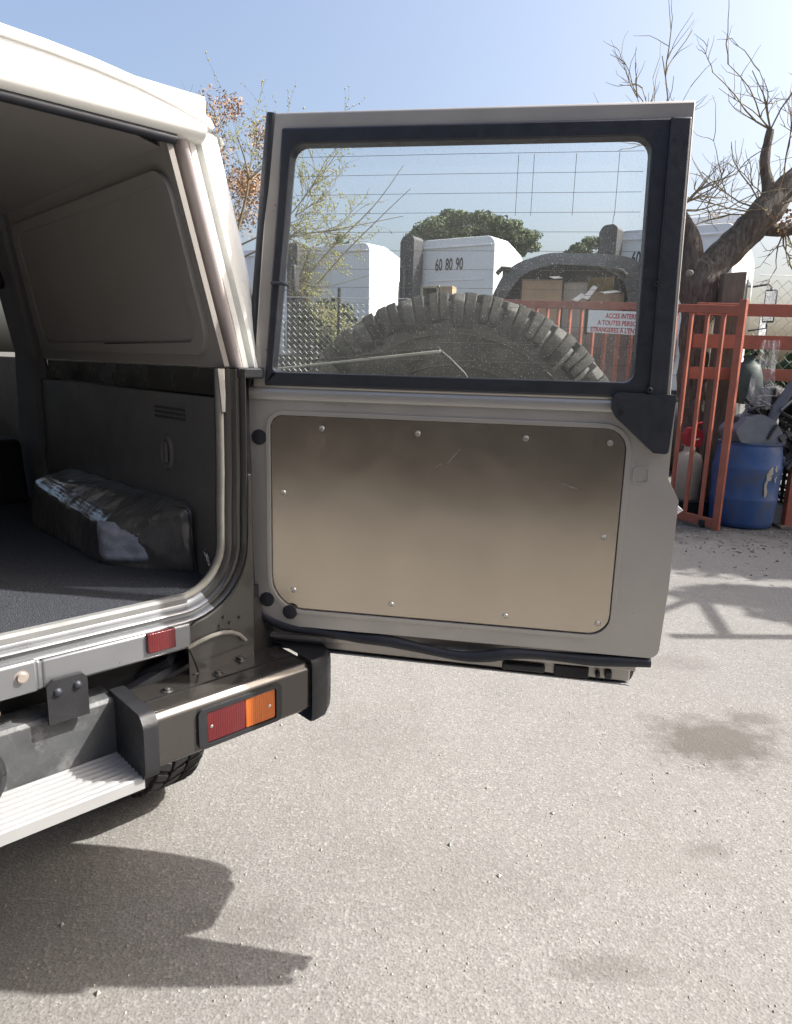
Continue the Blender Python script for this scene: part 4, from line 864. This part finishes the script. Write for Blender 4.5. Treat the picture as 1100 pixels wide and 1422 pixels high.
o_ = gv.build('gravel', M('loose grit', (.28,.265,.24), .9, 0, .35, 60), smooth=0, recalc=False); tag(o_, 'loose grit and small stones scattered over the pale asphalt', 'gravel', kind='stuff')
# ---- parked tractor cabs
def text_part(txt, size, wtxt, loc, parent):
    me = text_mesh(txt, size); w0 = max(v.co.x for v in me.vertices); me.transform(Matrix.Scale(wtxt/w0, 4, Vector((1,0,0)))); me.materials.append(INK)
    o = bpy.data.objects.new('speed_number', me); sc.collection.objects.link(o); o.parent = parent; o.location = loc; o.rotation_euler = (R(90),0,0)
def cab(loc, rz, label, W=2.05, Ht=3.85, numbers=None, stack=True, depth=2.1, nz=3.1):
    e = empty('tractor_cab', loc, rz); tag(e, label, 'truck', 'white tractor cabs parked in a row')
    sec = [(0,0,Ht),(.02,.0,Ht),(.7,.0,Ht+.02),(1.3,.06,Ht-.12),(depth-.25,.10,Ht-.55),(depth,.16,Ht-1.0)]
    mb = MB(); rings = []
    for (y, ins, zt) in sec:
        w2 = W/2-ins*.4; rings.append([(a, y, b) for a, b in rpoly([(-w2,.95),(w2,.95),(w2-.03,zt),(-w2+.03,zt)], [.05,.05,.16,.16], 6)])
    n_ = len(rings[0]); vs = [p for r in rings for p in r]
    mb.add(vs, [(i*n_+j, i*n_+(j+1)%n_, (i+1)*n_+(j+1)%n_, (i+1)*n_+j) for i in range(len(rings)-1) for j in range(n_)])
    mb.add(rings[0], [tuple(range(n_))]); mb.add(rings[-1], [tuple(range(n_-1,-1,-1))]); mb.build('cab_shell', TRUCK, e, .012, 2)
    for k in range(7):
        z = 1.35+k*.32
        if nz-.25 < z < nz+.25: continue
        q = MB(); q.box(-W/2+.2,W/2-.2,-.012,.004,z,z+.025); q.build('pressed_rib', TRUCK, e, .006)
    q = MB(); q.box(-W/2+.1,W/2-.08,-.03,.0,Ht-.17,Ht-.135); q.build('rear_gutter', TRUCK, e, .008)
    q = MB(); q.plate(rpoly([(depth-.95,2.35),(depth-.22,2.35),(depth-.42,3.02),(depth-.95,3.05)], .06), [], lambda y,z: (W/2-.005-(z-2)*.02,y,z), lambda y,z: (W/2+.008-(z-2)*.02,y,z)); q.build('side_window', WINDOW_DARK, e)
    q = MB(); q.box(W/2+.0,W/2+.012,depth-1.02,depth-1.005,1.05,3.15); q.build('door_seam', TRUCK_BLACK, e)
    m_ = MB(); m_.tube([(W/2-.02,depth-.10,3.0),(W/2+.22,depth+.02,3.05),(W/2+.28,depth+.02,3.0),(W/2+.28,depth+.02,2.25),(W/2-.02,depth-.05,2.2)], .02, 8); m_.build('mirror_arm', BLACK_PLASTIC, e)
    m_ = MB(); m_.box(W/2+.19,W/2+.40,depth-.04,depth+.05,2.35,2.95); m_.build('mirror', BLACK_PLASTIC, e, .03, 3)
    m_ = MB(); m_.box(W/2+.21,W/2+.38,depth-.047,depth-.038,2.38,2.92); m_.build('mirror_glass', STEEL, e, .002)
    q = MB(); q.box(-W/2+.12,W/2-.12,-.05,-.01,.98,1.10); q.build('rear_skirt', TRUCK_BLACK, e, .01)
    q = MB(); q.tube([(W/2-.12,-.03,1.5),(W/2-.12,-.06,1.52),(W/2-.12,-.06,2.3),(W/2-.12,-.03,2.32)], .018, 8); q.build('grab_handle', TRUCK_BLACK, e)
    q = MB(); q.box(-.28,.22,-.10,-.02,1.55,1.95); q.build('hose_box', TRUCK_BLACK, e, .03, 2)
    ch = MB(); ch.box(-.45,-.33,-3.2,depth,.62,.88); ch.box(.33,.45,-3.2,depth,.62,.88); ch.box(-.5,.5,-2.4,-1.6,.88,1.02); ch.build('chassis', DARK_METAL, e, .01)
    for (x, y) in ((-.9,1.2),(.9,1.2),(-.9,-2.0),(.9,-2.0)):
        q = MB(); q.lathe([(0,-.14),(.27,-.14),(.30,-.16),(.49,-.16),(.51,-.12),(.51,.12),(.49,.16),(.30,.16),(.27,.14),(0,.14)], 28, 'x'); o = q.build('wheel', TYRE_DARK, e); o.location = (x, y, .51)
    if stack:
        q = MB(); q.plate(rpoly([(-W/2-.16,1.0),(-W/2+.14,1.0),(-W/2+.14,Ht-.02),(-W/2+.08,Ht+.04),(-W/2-.10,Ht+.03),(-W/2-.16,Ht-.08)], [.03,.03,.06,.12,.12,.06]), [], D3(-.42), D3(-.08)); q.build('air_intake_stack', TRUCK_BLACK, e, .06, 3)
        q = MB(); q.tube([(-W/2-.05,-.3,Ht-.5),(-W/2-.06,-.45,Ht-.6),(-W/2-.06,-.46,1.6)], .06, 10); q.build('intake_duct', TRUCK_BLACK, e)
    if numbers:
        for (t_, x) in numbers: text_part(t_, .30, .155, (x,-.004,Ht-.56), e)
    return e
TRZ = math.atan2(-.54,.84); tx, tf = Vector((.84,-.54,0)), Vector((.54,.84,0))
def cab_at(px, py, Y, **k):                           # given the right rear upper corner of the cab
    c = at(px, py, Y); W = k.get('W', 2.05); o = c-tx*(W/2); return cab((o.x,o.y,0), k.pop('rz', TRZ), Ht=c.z, **k)
cab_at(690,326,13.3, label='white tractor cab with 60 80 90 speed numbers beside the cardboard boxes', numbers=(('60',-.44),('80',-.22),('90',.0)), nz=3.30, W=1.62, depth=2.0)
cab_at(1027,308,11.6, label='white tractor cab behind the plane tree with widely spaced speed numbers', numbers=(('60',-.66),('80',-.24),('90',.18)), nz=3.45, W=1.9, depth=2.7)
cab_at(515,336,15.2, label='white tractor cab behind the bare budding branches', W=1.75)
cab_at(402,342,18.0, label='white tractor cab half hidden by the tailgate window frame', stack=False)
cab_at(1034,296,16.5, W=1.7, depth=3.4, label='white tractor cab glimpsed past the limb above the brown rails', stack=False)
# ---- silver van stuffed with boxes
vn = empty('scrap_van', at(783,520,8.9)*Vector((1,1,0)) if False else (2.16, 9.1, 0), R(-8)); tag(vn, 'silver grey scrap van with rounded open rear full of cardboard boxes', 'van')
out = rpoly([(-1.06,.25),(1.08,.25),(1.14,2.0),(1.06,2.48),(.62,2.79),(-.35,2.82),(-.86,2.66),(-1.06,2.22)], [.1,.1,.3,.4,.7,.8,.5,.4], 10)
inn = rpoly([(-.90,1.85),(.60,1.85),(.66,2.2),(.58,2.5),(.30,2.66),(-.30,2.68),(-.66,2.58),(-.90,2.22)], [.06,.06,.2,.25,.4,.45,.4,.3], 8)
MB().plate(out, [inn], D3(0), D3(.07)).build('rear_body', VAN, vn, .03, 3)
sh_ = MB(); n_ = len(out); vs = []
for (y, sx, dz) in ((.06,1,0),(.6,1.0,.03),(1.6,.98,.03),(2.6,.95,-.05)):
    vs += [(a*sx, y, b+(dz if b > 2 else 0)) for a, b in out]
sh_.add(vs, [(i*n_+j, i*n_+(j+1)%n_, (i+1)*n_+(j+1)%n_, (i+1)*n_+j) for i in range(3) for j in range(n_)]); sh_.add(vs[-n_:], [tuple(range(n_))]); sh_.build('body_shell', VAN, vn, smooth=60)
q = MB(); q.box(-.95,.95,.3,1.6,.3,1.84); q.build('load_floor', DARK, vn)
q = MB(); q.box(-.92,.92,.95,1.0,1.8,2.72); q.build('inner_wall', DARK, vn)
q = MB(); q.tube([(-.98,-.01,2.56),(-.92,-.05,2.62),(-.82,-.04,2.61)], .03, 8); q.build('hatch_hinge', DARK_METAL, vn); q = MB(); q.tube([(.42,-.01,2.62),(.52,-.05,2.60),(.58,-.04,2.55)], .03, 8); q.build('hatch_hinge', DARK_METAL, vn)
q = MB(); q.plate(rpoly([(.70,2.62),(.98,2.42),(1.02,2.48),(.74,2.70)], .04), [], lambda a,b: (a,.10,b), lambda a,b: (a,.45,b+.02)); q.build('quarter_glass', WINDOW_DARK, vn, .02)
q = MB(); q.box(-.95,.95,-.10,.0,.42,.68); q.build('van_bumper', GREY_PLASTIC, vn, .05, 3)
for x in (-.85,.85):
    q = MB(); q.lathe([(0,-.1),(.2,-.1),(.32,-.09),(.34,0),(.32,.09),(0,.1)], 24, 'x'); o_ = q.build('wheel', TYRE_DARK, vn); o_.location = (x,.75,.34)
for (x0, x1, y, z0, z1, mt_, rz, lb) in ((-.66,-.16,.12,1.85,2.40,CARD,2,'large brown cardboard box at the left of the van opening'),(-.13,.16,.20,1.85,2.38,CARD2,-6,'grey brown cardboard box beside the large carton'),(.20,.62,.16,1.85,2.26,CARD,8,'low brown carton with torn flap in the van'),(.18,.52,.48,1.85,2.48,YELLOW,-12,'yellow packing carton at the back of the van load')):
    e = empty('cardboard_box', ((2.16+ (x0+x1)/2*math.cos(R(-8))-y*math.sin(R(-8))), 9.1+(x0+x1)/2*math.sin(R(-8))+y*math.cos(R(-8)), 1.85), R(rz-8)); tag(e, lb, 'box', 'boxes in the scrap van')
    w_ = (x1-x0)/2; q = MB(); q.box(-w_,w_,0,.32,0,z1-z0+.1); q.build('carton', mt_, e, .006); q = MB(); q.hexa([(-w_,-.01,z1-z0+.1),(w_,-.01,z1-z0+.1),(w_,.10,z1-z0+.115),(-w_,.10,z1-z0+.115),(-w_,-.01,z1-z0+.106),(w_,-.01,z1-z0+.106),(w_,.10,z1-z0+.121),(-w_,.10,z1-z0+.121)]); q.build('flap', mt_, e)
for (x, z, a, l, lb) in ((.18,2.36,.9,.20,'white paper sheet standing between the cartons'),(.05,2.30,.6,.14,'small white paper scrap leaning on the grey carton'),(.42,2.37,.12,.22,'crumpled white sheet lying on the low carton'),(-.25,2.535,.1,.12,'white scrap on top of the large carton')):
    c_ = Vector((2.16,9.1,0))+Vector((x*math.cos(R(-8)),x*math.sin(R(-8)),0))+Vector((0,.0,z)); q = MB()
    dx, dz = math.cos(a)*l/2, math.sin(a)*l/2
    q.hexa([(-dx-.03,0,-dz),(-dx+.04,0,-dz-.02),(-dx+.04,.03,-dz-.02),(-dx-.03,.03,-dz),(dx-.03,.02,dz),(dx+.03,.02,dz-.02),(dx+.03,.05,dz-.02),(dx-.03,.05,dz)]); o_ = q.build('paper_scrap', PAPER, None, .003); o_.location = c_; tag(o_, lb, 'paper', 'papers in the scrap van')
# ---- silver car behind the chain link
pc_ = empty('parked_car', (-1.75, 11.3, 0), R(12)); tag(pc_, 'silver saloon car parked behind the chain link fence', 'car')
prof = [(-2.1,.35),(-2.15,.75),(-1.95,.98),(-1.35,1.05),(-.75,1.48),(-.2,1.60),(.55,1.58),(1.05,1.42),(1.55,1.08),(2.1,.98),(2.2,.65),(2.15,.35)]
cb = MB(); pr_ = rpoly(prof, .12, 4); cb.plate(pr_, [], D3(-.80), D3(.80)); cb.build('body', SILVER, pc_, .08, 3)
for y in (-.84, .80):
    q = MB(); q.plate(rpoly([(-1.12,1.06),(-.68,1.38),(-.2,1.50),(.45,1.49),(.90,1.36),(1.25,1.08)], .05), [], D3(y), D3(y+.04)); q.build('side_window', WINDOW_DARK, pc_)
    q = MB(); q.box(.02,.10,y-.004,y+.044,1.05,1.52); q.build('door_pillar', SILVER, pc_)
    for x in (-1.35,1.35):
        q = MB(); q.lathe([(0,-.1),(.2,-.1),(.30,-.1),(.32,-.05),(.32,.05),(.30,.1),(0,.1)], 24, 'y'); o_ = q.build('wheel', TYRE_DARK, pc_); o_.location = (x, y*.95, .32)
q = MB(); q.box(.95,1.10,-1.0,-.84,1.05,1.18); q.build('door_mirror', SILVER, pc_, .03)
# small wooden frame above the tyre
wf = empty('wooden_crate', at(597,412,10.6)*Vector((1,1,1))+Vector((0,0,-.02)), R(-20)); tag(wf, 'small pale wooden crate standing high between the cabs', 'crate')
for (x0,x1,z0,z1) in ((-.14,-.105,0,.17),(.105,.14,0,.17),(-.14,.14,.14,.175),(-.14,.14,-.01,.025)):
    q = MB(); q.box(x0,x1,-.02,.22,z0,z1); q.build('board', BEIGE_PLASTIC, wf, .003)
q = MB(); q.box(-.13,.13,.20,.215,.0,.17); q.build('back_board', WOOD, wf); q = MB(); q.box(.15,.34,-.02,.2,0,.165); q.build('side_block', CARD, wf, .004)
q = MB(); q.box(-.2,.4,-.1,.3,-wf.location.z,-.012); q.build('support_rack', DARK_METAL, wf)
# ---- vegetation
def crown(name, c, rad, n, e, mat, parent, rng, clumps=26, flat=.5, seed=0):
    mb = MB(); cs = []
    for _ in range(clumps):
        while True:
            v = Vector((rng.uniform(-1,1),rng.uniform(-1,1),rng.uniform(-1,1)))
            if .35 < v.length < 1: break
        cs.append((Vector((v.x*rad[0],v.y*rad[1],v.z*rad[2]))+Vector(c), rng.uniform(.22,.42)*(1 if clumps < 50 else .62)))
    for _ in range(n):
        cc, s_ = rng.choice(cs); d = Vector((rng.gauss(0,1),rng.gauss(0,1),rng.gauss(0,1))); d.normalize(); d *= rng.random()**.4*s_
        p = cc+Vector((d.x*rad[0],d.y*rad[1],d.z*max(rad[2],rad[0]*.35))); n_ = (d.normalized()+Vector((rng.gauss(0,.6),rng.gauss(0,.6),rng.gauss(0,.6)))).normalized(); t_ = n_.orthogonal().normalized(); b2 = n_.cross(t_); a = rng.random()*6.3
        t_, b2 = t_*math.cos(a)+b2*math.sin(a), b2*math.cos(a)-t_*math.sin(a); k = e*rng.uniform(.6,1.3); mb.add([p+t_*k, p+b2*k*.45, p-t_*k, p-b2*k*.45], [(0,1,2,3)])
    return mb.build(name, mat, parent, smooth=0, recalc=False)
def tree_at(name, base, label, cat, h, rad, n, e, mat, tr, rng, clumps=26, group=None, zc=None):
    r_ = empty(name, base); tag(r_, label, cat, group)
    zc = zc or h-rad[2]
    limb('trunk', [(0,0,0),(.05*h*rng.gauss(0,.3),0,h*.4),(0,0,zc)], [tr,tr*.8,tr*.4], r_, lump=.1, seg=10, sub=3)
    for k in range(5):
        a = k*1.3; limb('limb', [(0,0,zc-rad[2]*.7),(rad[0]*.35*math.cos(a),rad[1]*.35*math.sin(a),zc-.1*rad[2]),(rad[0]*.7*math.cos(a),rad[1]*.7*math.sin(a),zc+.3*rad[2])], [tr*.5,tr*.3,tr*.12], r_, lump=.1, seg=6, sub=3)
    crown('crown', (0,0,zc), rad, n, e, mat, r_, rng, clumps); return r_
rng = random.Random(21)
c = at(655,322,34); tree_at('umbrella_pine', (c.x,34,0), 'broad umbrella pine rising behind the numbered cab', 'tree', c.z+.75, (2.75,2.6,1.3), 46000, .085, PINE, .28, rng, 110, 'pines behind the yard')
c = at(812,350,34); tree_at('umbrella_pine', (c.x+.6,34,0), 'smaller pine half hidden by the black intake stack', 'tree', c.z+.75, (1.5,1.5,1.1), 17000, .08, PINE, .2, rng, 60, 'pines behind the yard')
c = at(468,318,30); tree_at('conifer', (c.x,30,0), 'slim pale conifer tip above the leftmost cabs', 'tree', c.z, (.6,.6,1.7), 5000, .07, PINE, .14, rng, 16)
# budding tree left of the fence
bt_ = empty('budding_tree', (-2.35, 10.0, 0)); tag(bt_, 'bare tree with thin arching branches and yellow green buds', 'tree')
def B(px, py, Y=10.0): return at(px, py, Y)-Vector((-2.35, 10.0, 0))
limb('trunk', [(0,0,0),(.05,0,.9),(-.03,0,1.8),(-.08,0,2.6),(-.1,0,3.2)], [.13,.11,.095,.08,.05], bt_, lump=.15, seg=12)
for pts in ([B(332,360),B(400,330),B(470,318),B(560,300)],[B(335,340),B(390,310),B(430,265),B(470,210)],[B(330,410),B(400,392),B(450,398),B(520,380)],[B(338,430),B(400,402),B(440,425),B(492,460)],[B(330,320),B(345,250),B(330,190)],[B(420,392),B(460,345),B(520,285),B(560,230)],[B(440,395),B(480,350),B(530,300),B(570,262)]):
    limb('limb', pts, [.013,.009,.006,.004] if len(pts) == 4 else [.022,.014,.007], bt_, TWIG, .1, 6, 5)
st_ = [(B(400,330),(.6,0,.25),.6),(B(450,322),(.8,0,.1),.55),(B(400,392),(.7,0,.0),.6),(B(440,425),(.6,0,-.35),.5),(B(410,300),(.6,0,.7),.6),(B(345,250),(.4,0,.7),.8),(B(430,265),(.4,0,.8),.7),(B(400,310),(.5,0,-.4),.55)]
twigs('twigs', st_, 8, 1, .0055, bt_, TWIG, rng, .1, 2, .55, BUDS)
dl = empty('dry_leaf_tree', (-3.2, 12.2, 0)); tag(dl, 'tree with dense dry brown foliage beside the white rear pillar', 'tree')
limb('trunk', [(0,0,0),(.1,0,1.8),(0,0,4.0)], [.16,.13,.07], dl, lump=.1)
twigs('twigs', [((0,0,3.2),(.4,-.1,.5),.9),((0,0,3.6),(-.5,0,.6),.9),((0,0,4),(.1,0,.9),.9)], 6, 1, .011, dl, TWIG, rng, .3, 2)
crown('dry_foliage', (.25,0,4.35), (.95,.9,1.0), 9000, .030, DRYLEAF, dl, rng, 40)
iv = empty('ivy_bush', (-1.05, 10.6, 0)); tag(iv, 'dark ivy covered bush behind the chain link fence', 'bush')
limb('stem', [(0,0,0),(.1,0,.9),(0,0,1.8)], [.05,.04,.02], iv, lump=.1); crown('foliage', (0,0,1.45), (.62,.45,.75), 5200, .05, IVY, iv, rng, 26)
hg = empty('hedge', (0, 46, 0)); tag(hg, 'distant dark green hedge closing the yard behind the trucks', 'hedge')
for k in range(2, 9):
    crown('foliage', (-26+6.5*k,rng.uniform(-1,1),1.3), (4.2,1.5,1.7+.6*rng.random()), 1500, .34, EVERGREEN, hg, rng, 16)
tree_at('evergreen_tree', (7.2, 6.2, 0), 'taller leafy evergreen to the right of the yard that shades the barrel', 'tree', 5.3, (1.3,1.05,1.6), 14000, .085, EVERGREEN, .16, rng, 36, 'evergreens beside the yard')
tree_at('evergreen_tree', (7.3, 4.38, 0), 'lower leafy evergreen whose ragged shadow lies on the asphalt', 'tree', 4.95, (1.1,.75,1.35), 15000, .085, EVERGREEN, .14, rng, 30, 'evergreens beside the yard')
# steel portal right of the picture whose bars lie as shadows on the asphalt
pt_ = empty('steel_portal', (4.75, 0, 0)); tag(pt_, 'steel portal frame whose posts throw shadows on the asphalt', 'frame')
for y in (4.59, 3.83):
    q = MB(); q.box(-.035,.035,y-.035,y+.035,0,3.3); q.build('post', ORANGE, pt_, .004)
q = MB(); q.tube([(0,4.59,2.83),(0,3.83,3.0)], .035, 8); q.build('crossbar', ORANGE, pt_)
q = MB(); q.tube([(0,4.59,2.75),(0,4.2,3.28)], .03, 8); q.build('brace', ORANGE, pt_)

# ---- unseen dark building, added behind the camera to darken the aluminium panel's reflection
wk = empty('added_dark_block', (0, -4.1, 0)); tag(wk, 'unseen dark building added to darken the aluminium panel reflection', 'building')
WALL = M('dark brown render', (.085,.077,.068), .9, 0, .2, 1.5, .2, 40); SLAT = M('grey roller shutter', (.11,.107,.104), .5, .3, .1, 2)
q = MB(); q.box(-9,9,-6,0,0,4.4); q.build('wall', WALL, wk, .02)
q = MB(); q.box(-9.3,9.3,-6.3,.5,4.41,4.6); q.build('roof', DARK_METAL, wk, .02)
for x in (-5.5, 0, 5.5):
    for k in range(14):
        q = MB(); q.box(x-1.7,x+1.7,.003,.03,.02+k*.22,.225+k*.22); q.build('shutter_slat', SLAT, wk, .008)
